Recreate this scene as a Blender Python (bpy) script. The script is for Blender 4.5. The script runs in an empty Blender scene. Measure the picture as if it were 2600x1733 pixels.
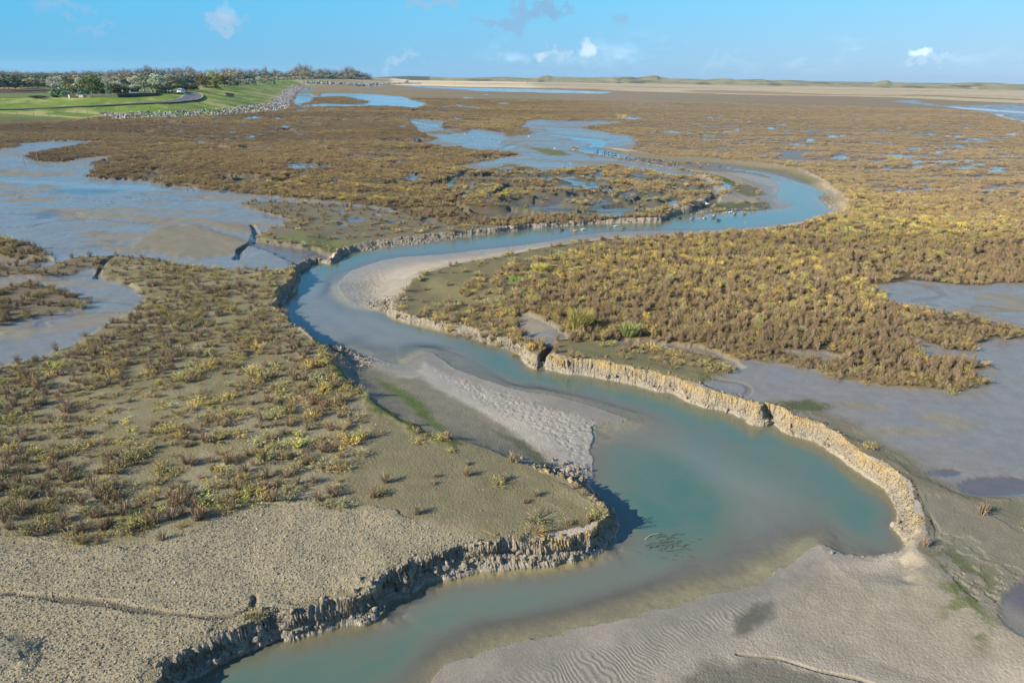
import bpy, math, random
import numpy as np
random.seed(7); rng = np.random.default_rng(11)
C = bpy.context.scene.collection; scene = bpy.context.scene
R = math.radians
# ------------------------------------------------------------------ camera, world, sun, exposure
F_PX = 1733.3; PITCH = R(21.18); ROLL = 0.0147; CAM_H = 16.0
cam_d = bpy.data.cameras.new('camera'); cam = bpy.data.objects.new('camera', cam_d); C.objects.link(cam)
cam_d.sensor_width = 36; cam_d.lens = 24; cam_d.clip_end = 90000; cam_d.clip_start = 0.5
Fv = np.array([0, math.cos(PITCH), -math.sin(PITCH)]); U0 = np.array([0, math.sin(PITCH), math.cos(PITCH)]); R0 = np.array([1., 0, 0])
Rv = math.cos(ROLL)*R0 + math.sin(ROLL)*U0; Uv = math.cos(ROLL)*U0 - math.sin(ROLL)*R0
from mathutils import Matrix, Vector
cam.matrix_world = Matrix(((Rv[0], Uv[0], -Fv[0], 0), (Rv[1], Uv[1], -Fv[1], 0), (Rv[2], Uv[2], -Fv[2], CAM_H), (0, 0, 0, 1)))
scene.camera = cam
SUN_EL = 27.0
SUN_AZ = 245.0      # compass-like direction the sun stands in, clockwise from +Y (view direction)
sun_dir = Vector((math.sin(R(SUN_AZ))*math.cos(R(SUN_EL)), math.cos(R(SUN_AZ))*math.cos(R(SUN_EL)), math.sin(R(SUN_EL))))
sd = bpy.data.lights.new('sun', 'SUN'); sd.energy = 5.0; sd.angle = R(0.5); sd.color = (1.0, 0.90, 0.75)
so = bpy.data.objects.new('sun', sd); C.objects.link(so); so.rotation_euler = sun_dir.to_track_quat('Z', 'Y').to_euler(); so.location = (-50, -30, 60)
scene.view_settings.view_transform = 'Standard'; scene.view_settings.look = 'None'; scene.view_settings.gamma = 1.0
scene.view_settings.exposure = 0.9
scene.cycles.max_bounces = 5; scene.cycles.diffuse_bounces = 2; scene.cycles.glossy_bounces = 2; scene.cycles.transparent_max_bounces = 6; scene.cycles.transmission_bounces = 1
scene.render.resolution_x = 1024; scene.render.resolution_y = 682

class NT:
    """small node-tree helper"""
    def __init__(s, tree): s.t = tree; s.n = tree.nodes; s.l = tree.links
    def new(s, typ, inp=None, **kw):
        n = s.n.new(typ)
        for k, v in kw.items(): setattr(n, k, v)
        for k, v in (inp or {}).items():
            if hasattr(v, 'is_output') or hasattr(v, 'links'): s.l.new(v, n.inputs[k])
            else: n.inputs[k].default_value = v
        return n
    def math(s, op, a, b=0.0, c=None, clamp=False):
        n = s.new('ShaderNodeMath', {0: a, 1: b}, operation=op, use_clamp=clamp)
        if c is not None:
            if hasattr(c, 'links'): s.l.new(c, n.inputs[2])
            else: n.inputs[2].default_value = c
        return n.outputs[0]
    def mix(s, f, a, b, blend='MIX'):
        n = s.new('ShaderNodeMix', data_type='RGBA', blend_type=blend)
        for i, v in ((0, f), (6, a), (7, b)):
            if hasattr(v, 'links'): s.l.new(v, n.inputs[i])
            else: n.inputs[i].default_value = v if not isinstance(v, tuple) or len(v) == 4 else (*v, 1)
        return n.outputs[2]
    def mr(s, v, a, b, c=0.0, d=1.0, smooth=False):
        n = s.new('ShaderNodeMapRange', {0: v, 1: a, 2: b, 3: c, 4: d})
        if smooth: n.interpolation_type = 'SMOOTHSTEP'
        return n.outputs[0]
    def noise(s, vec, scale, detail=3, rough=0.55, dist=0.0):
        return s.new('ShaderNodeTexNoise', {'Vector': vec, 'Scale': scale, 'Detail': detail, 'Roughness': rough, 'Distortion': dist})

world = bpy.data.worlds.new('World'); scene.world = world; world.use_nodes = True
W = NT(world.node_tree); W.n.clear()
sky = W.new('ShaderNodeTexSky', sky_type='NISHITA'); sky.sun_disc = False
sky.sun_elevation = R(SUN_EL); sky.sun_rotation = R(SUN_AZ); sky.altitude = 0; sky.air_density = 1.2; sky.dust_density = 0.3; sky.ozone_density = 2.2
tc = W.new('ShaderNodeTexCoord'); gv = tc.outputs['Generated']
sep = W.new('ShaderNodeSeparateXYZ', {0: gv})
elev = sep.outputs[2]
# clear autumn sky: the measured colours of the lowest degrees blended over the model
EXPO = 0.9
rp = W.new('ShaderNodeValToRGB'); W.l.new(W.math('MAXIMUM', elev, 0.0), rp.inputs[0])
el_ = rp.color_ramp.elements; kx = 1.0/(2**EXPO)
for i, (p, cc) in enumerate(((0.0, (.215, .53, .82)), (.035, (.185, .55, .88)), (.095, (.135, .60, .97)), (.3, (.115, .40, .78)), (.6, (.07, .25, .60)), (1.0, (.045, .16, .45)))):
    q = el_[i] if i < 2 else el_.new(p)
    q.position = p; q.color = (*[x*kx for x in cc], 1)
sc_ = W.new('ShaderNodeVectorMath', {0: rp.outputs[0], 'Scale': 1/0.105}, operation='SCALE').outputs[0]
skyc = W.mix(0.93, sky.outputs[0], sc_)
skyc = W.mix(1.0, skyc, W.new('ShaderNodeCombineColor', {0: W.mr(sep.outputs[0], -0.6, 0.6, 0.58, 1.55), 1: W.mr(sep.outputs[0], -0.6, 0.6, 0.86, 1.14), 2: W.mr(sep.outputs[0], -0.6, 0.6, 0.93, 1.06)}).outputs[0], 'MULTIPLY')
# cloud wisps: dark grey scraps high up, pale small cumulus low over the horizon
inv = W.math('DIVIDE', 1.0, W.math('ADD', W.math('MAXIMUM', elev, 0.0), 0.12))
cv = W.new('ShaderNodeCombineXYZ', {0: W.math('MULTIPLY', sep.outputs[0], inv), 1: W.math('MULTIPLY', sep.outputs[1], inv), 2: 0.0}).outputs[0]
n1 = W.noise(cv, 2.6, 6, 0.55, 0.2).outputs[0]
n2 = W.noise(cv, 0.55, 2, 0.5).outputs[0]
hi = W.math('MULTIPLY', W.mr(n1, 0.56, 0.75, 0, 1, True), W.mr(n2, 0.48, 0.6, 0, 1, True))
hi = W.math('MULTIPLY', hi, W.mr(elev, 0.055, 0.1, 0, 1, True))
skyc = W.mix(W.math('MULTIPLY', hi, 0.6), skyc, (1.5, 2.7, 3.9))
lowv = W.new('ShaderNodeVectorMath', {0: gv, 1: (1.0, 1.0, 2.3)}, operation='MULTIPLY').outputs[0]
n3 = W.noise(lowv, 11.0, 7, 0.6, 0.1).outputs[0]
n4 = W.noise(lowv, 2.6, 1, 0.5).outputs[0]
band = W.math('MULTIPLY', W.mr(elev, 0.004, 0.022, 0, 1, True), W.mr(elev, 0.062, 0.035, 0, 1, True))
lo = W.math('MULTIPLY', W.mr(n3, 0.50, 0.72, 0, 1, True), W.math('MULTIPLY', band, W.mr(sep.outputs[0], -0.25, 0.0, 0.0, 1.0, True)))
skyc = W.mix(W.math('MULTIPLY', lo, 0.22), skyc, (6.0, 7.4, 8.6))
wobf = W.new('ShaderNodeVectorMath', {0: W.noise(gv, 34.0, 5, 0.62).outputs[1], 1: (0.5, 0.5, 0.5)}, operation='SUBTRACT').outputs[0]
wobd = {q: W.new('ShaderNodeVectorMath', {0: gv, 1: W.new('ShaderNodeVectorMath', {0: wobf, 'Scale': q*2.6/F_PX}, operation='SCALE').outputs[0]}, operation='ADD').outputs[0] for q in (24, 60)}
def puff(px, py, w, hgt, colr, st, base):
    """a cloud of its own: soft blob around one direction with a billowed outline"""
    d = Fv + (px-1300)/F_PX*Rv - (py-866.5)/F_PX*Uv; d = d/np.linalg.norm(d)
    right = np.cross(d, [0, 0, 1]); right /= np.linalg.norm(right)
    dv = W.new('ShaderNodeVectorMath', {0: wobd[24 if w < 35 else 60], 1: tuple(d)}, operation='SUBTRACT').outputs[0]
    du = W.new('ShaderNodeVectorMath', {0: dv, 1: tuple(right*F_PX/w)}, operation='DOT_PRODUCT').outputs['Value']
    dz = W.new('ShaderNodeVectorMath', {0: dv, 1: (0, 0, F_PX/hgt)}, operation='DOT_PRODUCT').outputs['Value']
    rr = W.math('MULTIPLY_ADD', du, du, W.math('MULTIPLY', dz, dz))
    colr = tuple(x*(.92 if colr[0] > 6.9 else .70) for x in colr)
    return W.mix(W.mr(rr, 1.3, 0.1, 0, st, True), base, colr)
for (px, py, w, hh, c, st) in ((560, 50, 46, 20, (3.0, 4.3, 5.8), .7), (572, 32, 18, 18, (4.2, 5.2, 6.4), .35), (155, 22, 44, 16, (2.2, 3.9, 5.8), .5), (1270, 58, 62, 18, (2.0, 3.7, 5.6), .85), (1330, 36, 56, 18, (2.0, 3.7, 5.6), .85),
        (1400, 22, 45, 22, (1.9, 3.6, 5.4), .9), (1570, 46, 24, 14, (2.2, 3.9, 5.8), .7), (1100, 3, 80, 12, (2.4, 4.0, 5.8), .85), (235, 66, 40, 8, (2.2, 3.9, 5.8), .5), (1494, 124, 26, 17, (6.9, 7.8, 8.4), .62), (1410, 134, 40, 12, (4.6, 6.0, 7.2), .5),
        (1372, 140, 15, 9, (5.6, 6.6, 7.4), .6), (2337, 132, 24, 10, (6.95, 7.9, 8.5), .5), (2352, 150, 42, 9, (5.0, 6.6, 7.8), .4), (1025, 158, 40, 12, (4.2, 5.6, 6.8), .4), (1490, 156, 110, 16, (3.4, 5.2, 6.8), .35), (1860, 160, 80, 12, (3.8, 5.6, 7.0), .3)):
    skyc = puff(px, py, w, hh, c, st, skyc)
bg = W.new('ShaderNodeBackground', {'Color': skyc, 'Strength': 0.105})
W.new('ShaderNodeOutputWorld', {0: bg.outputs[0]})

# ------------------------------------------------------------------ helpers
def ray(u, v):
    u = np.asarray(u, float); v = np.asarray(v, float)
    return Fv + ((u-1300)/F_PX)[..., None]*Rv - ((v-866.5)/F_PX)[..., None]*Uv
MZ = 0.8
def gp(pts, z=None):
    """photo pixels -> world XY on the horizontal plane at height z (a survey of the place)"""
    z = MZ if z is None else z
    p = np.asarray(pts, float).reshape(-1, 2); d = ray(p[:, 0], p[:, 1])
    t = (z-CAM_H)/np.minimum(d[:, 2], -2.5e-3*1.0)
    return d[:, :2]*t[:, None]
def to_px(x, y, z):
    d = np.stack([x, y, z-CAM_H], -1); w = d@Fv
    return 1300+F_PX*(d@Rv)/w, 866.5-F_PX*(d@Uv)/w
def P1(u, v, z=1.0):
    a = gp([(u, v)], z)[0]; return float(a[0]), float(a[1])
def sstep(a, b, x):
    t = np.clip((x-a)/(b-a), 0, 1); return t*t*(3-2*t)
def hash2(ix, iy, s):
    h = (ix*374761393 + iy*668265263 + s*974634777) & 0xffffffff
    h = ((h ^ (h >> 13))*1274126177) & 0xffffffff
    return ((h ^ (h >> 16)) & 0xffff).astype(np.float32)/65535.0
def vnoise(x, y, s=0):
    fx = np.floor(x); fy = np.floor(y); ix = fx.astype(np.int64); iy = fy.astype(np.int64)
    tx = (x-fx).astype(np.float32); ty = (y-fy).astype(np.float32); tx = tx*tx*(3-2*tx); ty = ty*ty*(3-2*ty)
    a = hash2(ix, iy, s); b = hash2(ix+1, iy, s); c = hash2(ix, iy+1, s); d = hash2(ix+1, iy+1, s)
    return a+(b-a)*tx+(c-a)*ty+(a-b-c+d)*tx*ty
def fbm(x, y, oct=4, s=0, rough=0.5):
    t = 0; a = 1; n = 0
    for i in range(oct):
        t = t+a*vnoise(x*2.03**i+17.3*i, y*2.03**i-9.1*i, s+i*7); n += a; a *= rough
    return t/n
def dist_line(X, Y, L):
    best = np.full(X.shape, 1e9, np.float32)
    for i in range(len(L)-1):
        ax, ay = L[i]; bx, by = L[i+1]; dx, dy = bx-ax, by-ay; q = dx*dx+dy*dy+1e-9
        t = np.clip(((X-ax)*dx+(Y-ay)*dy)/q, 0, 1)
        best = np.minimum(best, (X-ax-t*dx)**2+(Y-ay-t*dy)**2)
    return np.sqrt(best)
def sdf(X, Y, L, band):
    """signed distance (negative inside) to closed outline L, cut off at +-band"""
    L = np.asarray(L); out = np.full(X.shape, band, np.float32)
    m = (X > L[:, 0].min()-band) & (X < L[:, 0].max()+band) & (Y > L[:, 1].min()-band) & (Y < L[:, 1].max()+band)
    x = X[m].astype(np.float32); y = Y[m].astype(np.float32)
    if not len(x): return out
    d = dist_line(x, y, list(L)+[L[0]]); ins = np.zeros(x.shape, bool)
    for i in range(len(L)):
        ax, ay = L[i]; bx, by = L[(i+1) % len(L)]
        c = ((ay > y) != (by > y))
        if abs(by-ay) > 1e-9: ins ^= c & (x < (bx-ax)*(y-ay)/(by-ay)+ax)
    out[m] = np.clip(np.where(ins, -d, d), -band, band); return out

# ------------------------------------------------------------------ survey outlines (photo pixels)
WATER = [(1826,421),(1872,430),(1914,434),(1945,439),(1991,451),(2029,464),(2067,476),(2094,493),(2079,498),(2077,504),(2090,518),(2111,533),(2111,545),(2083,554),(2014,566),(1930,577),(1834,583),(1750,585),(1692,585),(1558,589),(1481,596),(1386,614),(1290,627),(1194,637),(1118,646),(1022,652),(957,665),(907,682),(873,702),(858,725),(865,748),(900,769),(946,784),(992,793),(1030,807),(1080,825),(1156,846),(1214,865),(1271,882),(1328,905),(1374,917),(1397,930),(1443,934),(1481,953),(1539,965),(1600,974),(1654,991),(1711,999),(1750,1014),(1799,1028),(1853,1045),(1891,1060),(1960,1072),(1987,1093),(2018,1104),(2064,1118),(2113,1144),(2144,1167),(2197,1203),(2235,1234),(2266,1261),(2291,1299),(2300,1342),(2293,1376),(2278,1399),(2247,1407),(2159,1407),(2113,1397),(2082,1384),(2056,1399),(2025,1430),(1968,1449),(1945,1468),(1887,1496),(1796,1510),(1700,1540),(1558,1582),(1462,1600),(1328,1628),(1232,1659),(1175,1674),(1118,1693),(1080,1733),(1060,1790),(1060,1900),(380,1900),(440,1775),(478,1733),(493,1716),(528,1686),(555,1659),(593,1640),(650,1625),(708,1602),(765,1600),(861,1590),(926,1590),(974,1567),(980,1537),(1003,1517),(1072,1487),(1118,1468),(1187,1460),(1290,1443),(1397,1437),(1424,1424),(1500,1403),(1538,1395),(1546,1368),(1569,1353),(1574,1330),(1562,1300),(1535,1275),(1510,1245),(1502,1221),(1501,1183),(1502,1144),(1506,1106),(1500,1085),(1539,1074),(1600,1064),(1558,1049),(1481,1022),(1405,1005),(1328,991),(1263,972),(1194,949),(1133,919),(1103,896),(1076,892),(1052,904),(1034,917),(1011,924),(976,915),(946,903),(900,894),(873,882),(850,875),(822,880),(800,866),(757,834),(728,797),(722,775),(731,755),(756,732),(760,706),(752,683),(750,674),(804,656),(853,646),(927,637),(1003,627),(1099,614),(1194,600),(1309,583),(1424,571),(1516,566),(1642,566),(1692,556),(1777,544),(1853,538),(1930,535),(1983,531),(2015,522),(1991,512),(1969,501),(1981,481),(1975,474),(1970,460),(1949,447),(1914,438),(1872,433)]
CHAN = [(1508,371),(1577,374),(1654,388),(1700,392),(1777,397),(1865,403),(1949,415),(2025,424),(2083,449),(2132,480),(2159,518),(2152,535),(2083,556),(2025,570),(1891,583),(1796,594),(1700,598),(1615,602),(1501,612),(1386,629),(1290,648),(1194,663),(1118,682),(1049,709),(1020,745),(1003,784),(1041,800),(1118,819),(1194,834),(1252,848),(1309,867),(1347,884),(1368,897),(1393,895),(1443,907),(1501,913),(1558,922),(1635,942),(1692,955),(1746,968),(1799,986),(1872,1007),(1925,1022),(1932,1036),(1940,1026),(1987,1033),(2018,1053),(2083,1076),(2132,1106),(2197,1148),(2247,1175),(2297,1213),(2312,1240),(2335,1294),(2347,1336),(2346,1361),(2327,1391),(2350,1414),(2427,1500),(2600,1620),(2900,1750),(3100,2000),(250,2000),(300,1800),(375,1733),(409,1709),(405,1678),(478,1640),(536,1609),(574,1594),(631,1575),(666,1567),(669,1552),(711,1546),(738,1556),(765,1544),(861,1533),(907,1525),(934,1510),(953,1487),(984,1464),(1034,1445),(1057,1418),(1095,1407),(1187,1389),(1232,1386),(1309,1376),(1364,1364),(1362,1352),(1405,1351),(1439,1343),(1477,1334),(1535,1315),(1554,1301),(1516,1271),(1478,1244),(1347,1190),(1271,1152),(1175,1125),(1095,1098),(1011,1068),(946,1022),(896,984),(865,945),(834,899),(815,885),(788,859),(746,828),(708,786),(693,752),(700,729),(723,717),(746,698),(744,678),(762,664),(804,644),(834,646),(853,637),(934,614),(1003,604),(1099,593),(1175,587),(1252,579),(1309,571),(1424,562),(1518,556),(1654,552),(1684,550),(1695,540),(1730,522),(1790,510),(1845,492),(1850,475),(1820,452),(1757,434),(1692,424),(1577,403),(1501,392),(1453,376)]
LAKE_L = [(-500,385),(0,378),(42,371),(50,363),(134,358),(245,358),(214,367),(115,382),(61,396),(107,409),(184,405),(245,394),(291,396),(230,411),(249,424),(218,447),(268,453),(375,455),(421,468),(517,478),(612,486),(727,499),(823,509),(927,518),(1011,531),(1020,540),(930,527),(842,518),(765,513),(670,509),(601,514),(643,530),(708,545),(742,553),(716,572),(674,583),(651,606),(708,614),(804,629),(842,641),(746,668),(742,680),(708,683),(651,687),(497,677),(383,656),(325,650),(287,646),(245,677),(249,694),(344,725),(375,752),(367,775),(325,794),(249,824),(230,847),(191,873),(126,899),(38,919),(-200,940),(-500,960)]
ISLE_A = [(-400,600),(0,606),(60,618),(126,637),(130,656),(80,662),(0,667),(-400,680)]
ISLE_B = [(0,675),(60,668),(96,679),(200,650),(287,646),(240,672),(180,690),(115,700),(0,698),(-100,690)]
ISLE_C = [(-400,735),(0,728),(96,715),(172,744),(214,763),(199,778),(115,797),(40,815),(0,825),(-400,840)]
FLAT_R = [(2217,723),(2312,709),(2465,723),(2600,715),(3300,730),(3300,1300),(2600,1259),(2485,1263),(2408,1244),(2350,1213),(2274,1164),(2197,1125),(2132,1091),(2083,1074),(1990,1035),(1872,1005),(1769,980),(1784,961),(1826,953),(1853,942),(1845,911),(1872,911),(1968,915),(2083,938),(2121,957),(2266,980),(2350,988),(2427,991),(2504,968),(2465,942),(2523,930),(2504,919),(2446,911),(2350,903),(2312,850),(2370,873),(2446,890),(2523,854),(2640,857),(2640,838),(2523,816),(2465,800),(2370,786),(2274,770)]
FLAT_U = [(1038,300),(1090,302),(1133,307),(1118,323),(1175,330),(1214,327),(1271,335),(1320,325),(1332,307),(1355,302),(1424,304),(1520,307),(1615,306),(1540,316),(1478,323),(1577,340),(1615,350),(1612,376),(1577,384),(1560,376),(1508,368),(1453,374),(1500,392),(1577,403),(1692,424),(1757,436),(1830,462),(1840,480),(1780,508),(1740,512),(1700,500),(1650,470),(1560,452),(1501,425),(1462,430),(1367,438),(1340,420),(1290,415),(1233,430),(1149,422),(1200,412),(1252,403),(1328,388),(1194,380),(1133,369),(1080,365),(1110,353),(1060,335)]
MIX = [(1155,430),(1240,425),(1300,418),(1380,432),(1470,425),(1560,420),(1680,440),(1760,446),(1835,468),(1838,490),(1740,512),(1690,535),(1560,545),(1400,535),(1250,520),(1180,500),(1130,470)]
TOPLAKE = [(741,254),(761,236),(772,225),(789,219),(800,222),(781,236),(809,245),(818,237),(876,236),(942,239),(1020,245),(1090,262),(1060,275),(986,269),(898,269),(765,272),(741,263)]
TOPISLE = [(800,246),(870,243),(905,252),(935,258),(890,263),(810,262),(765,267),(790,256)]
STRIP = [(1015,218),(1155,222),(1350,226),(1563,234),(1530,238),(1400,236),(1215,232),(1188,228),(1080,223)]
RIVER_R = [(2256,257),(2319,253),(2389,268),(2600,264),(3300,290),(3300,430),(2660,320),(2600,311),(2564,303),(2517,289),(2447,276),(2307,262)]
STRAW = [(990,203),(1000,216),(1150,220),(1300,222),(1500,226),(1617,232),(1734,235),(1874,240),(2050,243),(2260,247),(2354,251),(2447,256),(2600,262),(3400,290),(3400,236),(2600,223),(2050,213.5),(1500,205.5),(1000,198)]
POND8 = [(1317,788),(1342,793),(1380,808),(1419,829),(1439,844),(1442,859),(1393,867),(1375,867),(1350,852),(1329,834),(1312,813),(1309,798)]
PONDR = [(1521,864),(1584,858),(1648,862),(1700,867),(1776,875),(1834,892),(1872,915),(1891,930),(1853,942),(1826,911),(1796,899),(1700,886),(1635,877),(1559,870)]
PONDS = [(1979,884),(2083,888),(2159,905),(2102,915),(2025,903)]
S1 = [(1384,339),(1448,344),(1507,350),(1550,356.5),(1537,364),(1524,372),(1550,379),(1601,390),(1640,400),(1720,412),(1760,419),(1700,414),(1601,402),(1550,397),(1499,388),(1461,378),(1468,372),(1494,368),(1504,361.6),(1494,358),(1468,355),(1435,347.6),(1384,341)]
S2 = [(1708,419),(1753,421),(1779.6,427.6),(1787,433),(1753,430.6),(1721.6,423)]
S3 = [(1826,460.5),(1853,464),(1861,476),(1849,483),(1838,468)]
S4 = [(1040,304),(1073,310.6),(1116.5,316),(1111,323),(1078,314),(1045,313)]
S5 = [(1272,374),(1295,365),(1315,363.6),(1308,369),(1285,376)]
S6 = [(1239,349),(1290,358),(1287,360),(1239,351)]
S7 = [(1315,379),(1359,389.6),(1392,400),(1422.5,402),(1450,410),(1448,423),(1422,430),(1397,433),(1440,420),(1438,407.5),(1387,400),(1346,388)]
S8 = [(640,590),(652,596),(650,606),(640,618),(620,630),(612,650),(602,652),(608,633),(632,616)]
R1 = [(2400,269),(2447,272),(2520,277),(2600,283),(2700,290),(2700,295),(2600,287),(2510,281),(2440,275)]
R2 = [(2518,289),(2545,290),(2552,296),(2580,303),(2640,312),(2640,318),(2590,311),(2562,302),(2540,296)]
CREEK_M = [(1180,462),(1200,463),(1208,478),(1190,495),(1165,510),(1150,508),(1180,492),(1192,478)]
ELL = [(1379,479,22,4),(1240,467,8,3),(1314,469,8,4),(1264,453,10,2.5),(1522,441,17,5),(1494,474,34,7),(1545,484,20,4),(1588,490,22,3),(1601,476,14,3),(1524,464,14,3),(1048,446,16,5),
 (877,535,25,4),(900,556,42,5),(873,568,14,4),(1087,556,16,4),(960,545,18,3),(1010,560,22,3),(643,297,28,3.5),(707,300,13,2),(792,298,15,1.5),(564,296,14,2),(783,422,88,6),(898,443,9,4),(813,469,36,4.5),(853,332,13,2.5),(845,348,15,2),
 (790,357,10,3),(757,340,10,3),(679,347,11,3),(636,346,13,3),(960,404,11,3.5),(1044,448,30,7),(1027,414,40,3.5),(700,330,30,1.5),(880,395,18,2),(1880,644,22,8),(1975,621,32,6),(1987,698,26,8),(1799,759,12,11),(1796,617,14,4),(2037,747,32,5),
 (2136,397,34,5),(2274,394,60,3.5),(2328,409,18,4.5),(2236,430,95,2.2),(2427,449,150,2.2),(2228,460,42,3.5),(2297,481,46,4.5),(2389,487,60,3),(2504,480,30,3),(1937,393,12,3),(1872,330,9,3.5),(1960,326,13,3.5),(1991,316,17,2),
 (2052,355,22,2.5),(2041,369,15,2.5),(2278,312,9,2.5),(2285,326,11,2.5),(2144,344,11,2),(2320,377,16,2.5),(2431,369,16,2.5),(2427,344,32,2.2),(2419,336,20,1.6),(2515,349,20,3.5),(2569,340,24,3.5),(2530,432,22,2.5),(1753,339,9,1.8),(1776,302,8,2),(1830,311,7,1.5),(1926,292,4,1.5),
 (1190,248,16,1.2),(1280,262,22,1.3),(1160,300,14,2),(930,218,40,1.5),(1125,270,20,1.5),(1165,268,14,1.5),(1200,272,26,1.6),(765,280,16,3),(840,276,24,1.5),(1600,300,40,3),(1700,303,14,1.3),(1410,268,18,1.2),(1235,240,8,.8)]
GULLIES = [ # polyline, half width, depth
 ([(-60,1498),(0,1502),(153,1517),(275,1529),(344,1544),(459,1554),(535,1565),(593,1559),(643,1540),(646,1510)], .16, .09),
 ([(1880,1618),(1987,1634),(2080,1668),(2180,1692),(2280,1730),(2380,1775)], .09, .08),
 ([(1374,903),(1390,884),(1400,868)], .35, .5), ([(601,655),(606,634),(632,618),(645,605),(650,585),(640,568)], .32, .2),
 ([(245,700),(262,665),(290,646)], .28, .18),
 ([(577,308),(615,304),(650,300)], .9, .5), ([(564,447),(581,442),(687,435)], 1.2, .6), ([(679,460),(755,450)], 1.2, .6), ([(775,468),(820,464),(857,459)], 1.2, .7), ([(660,332),(700,330),(751,324)], 1.3, .6), ([(685,341),(743,337)], 1.2, .6), ([(790,321),(872,314)], 1.2, .6),
 ([(820,310),(865,303)], 1.2, .6), ([(880,372),(960,369),(1050,366)], 1.3, .6), ([(990,462),(1020,458),(1070,455)], 1.1, .6), ([(1085,470),(1150,452),(1185,438)], 1.1, .6), ([(1240,446),(1300,436),(1330,430)], 1.2, .5), ([(1255,500),(1290,480),(1296,470)], 1.2, .6),
 ([(340,425),(430,420),(520,412)], 1.0, .4), ([(420,385),(520,378),(640,370)], 1.2, .5), ([(1150,515),(1170,525),(1178,535)], .9, .6), ([(1540,520),(1600,516),(1640,508)], 1.0, .5), ([(1700,540),(1760,525),(1800,510),(1820,495),(1815,480)], .9, .5), ([(990,288),(1030,284),(1060,278)], 1.6, .6)]
DK_FOOT = [(-700,330),(0,316),(100,312),(200,305),(263,296),(300,303),(400,299),(520,295),(610,288),(699,283),(730,276),(731,263),(739,247),(752,229),(772,220),(800,217.5),(920,217),(975,214),(1030,212)]
DK_CREST = [(-700,262),(0,251),(100,250),(177,248),(300,246),(420,240),(470,232),(497,227.5),(530,223),(566,218.5),(610,212.5),(650,208),(721,204.3),(831,200.5),(942,199.3),(975,197.5)]
foot = gp(DK_FOOT, MZ); _cz = np.interp([p[0] for p in DK_CREST], [-700, 0, 177, 420, 2000], [4.6, 5.0, 5.6, 7.0, 7.0]); _d = ray([p[0] for p in DK_CREST], [p[1] for p in DK_CREST]); crest = _d[:, :2]*((_cz-CAM_H)/_d[:, 2])[:, None]

# ------------------------------------------------------------------ the ground grid
phi = np.concatenate([np.linspace(R(86), R(56), 30, endpoint=False), np.linspace(R(56), R(5.5), 1010, endpoint=False), np.linspace(R(5.5), R(0.7), 230, endpoint=False), np.geomspace(R(0.7), R(0.235), 60)])
fine = np.linspace(R(-50), R(50), 1601)
theta = np.concatenate([np.linspace(R(-180), R(-50), 50, endpoint=False), fine, np.linspace(R(50), R(180), 51)[1:]])
NR, NTH = len(phi), len(theta)
rad = CAM_H/np.tan(phi)
TH, RD = np.meshgrid(theta, rad); X = (RD*np.sin(TH)).astype(np.float32); Y = (RD*np.cos(TH)).astype(np.float32)
# half-res work grid
hi_i = np.unique(np.append(np.arange(0, NR, 2), NR-1)); hj = np.unique(np.append(np.arange(0, NTH, 2), NTH-1))
Xh = X[np.ix_(hi_i, hj)]; Yh = Y[np.ix_(hi_i, hj)]
def up(A):
    B = np.empty((len(hi_i), NTH), np.float32); jj = np.arange(NTH)
    pos = np.interp(jj, hj, np.arange(len(hj))); a = np.floor(pos).astype(int); b = np.minimum(a+1, len(hj)-1); f = (pos-a).astype(np.float32)
    B = A[:, a]*(1-f)+A[:, b]*f
    pos = np.interp(np.arange(NR), hi_i, np.arange(len(hi_i))); a = np.floor(pos).astype(int); b = np.minimum(a+1, len(hi_i)-1); f = (pos-a).astype(np.float32)[:, None]
    return B[a]*(1-f)+B[b]*f
def smooth_poly(P, k=2):
    P = np.asarray(P); n = len(P); out = []
    for i in range(n):
        p0, p1, p2, p3 = P[i-1], P[i], P[(i+1) % n], P[(i+2) % n]
        for j in range(k):
            t = j/k; out.append(0.5*((2*p1)+(-p0+p2)*t+(2*p0-5*p1+4*p2-p3)*t*t+(-p0+3*p1-3*p2+p3)*t**3))
    return np.array(out)
LOWB = [([(980,770),(1080,740),(1180,765),(1260,815),(1320,850),(1320,900),(1200,870),(1000,815)], .45), ([(835,665),(835,600),(1000,575),(1500,530),(1710,530),(1710,572),(1300,600),(1000,640)], .62)]
cpx = np.array(CHAN, np.float32); cz = np.full(len(cpx), MZ)
for pp, lv in LOWB: cz[sdf(cpx[:, 0], cpx[:, 1], np.array(pp, np.float32), 5.) < 0] = MZ*lv
_d = ray(cpx[:, 0], cpx[:, 1]); _t = (cz-CAM_H)/_d[:, 2]
Wp = smooth_poly(gp(WATER, 0.0), 2); Cp = smooth_poly(_d[:, :2]*_t[:, None], 2)
sW = up(sdf(Xh, Yh, Wp, 25.0)); sC = up(sdf(Xh, Yh, Cp, 25.0))
rr_ = RD.astype(np.float32)
nearf = sstep(90, 40, rr_)
jag = (fbm(X*.42, Y*.42, 4, 5, .55)-.5)*1.9 + (fbm(X*3.2, Y*3.2, 3, 9)-.5)*.15
sWn = sW + (fbm(X*.9, Y*.9, 3, 2)-.5)*.35*sstep(200, 60, rr_) + (fbm(X*5, Y*5, 2, 3)-.5)*.10*nearf
span0 = np.maximum(sWn, 0)+np.maximum(-sC, 0)
cliffy = sstep(4.0, 2.0, span0)*(sC < 12)
sCn = sC + jag*(.35+.5*sstep(2.5, 1.0, span0))*sstep(300, 100, rr_)*.8
sWn = np.maximum(sWn, sCn+.42*sstep(300, 100, rr_))
dW = np.maximum(sWn, 0); dC = np.maximum(-sCn, 0); t_ = dW/(dW+dC+1e-4)
marsh = MZ + (fbm(X*.05, Y*.05, 3, 21)-.5)*.35 + (fbm(X*.5, Y*.5, 3, 22)-.5)*.10
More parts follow.
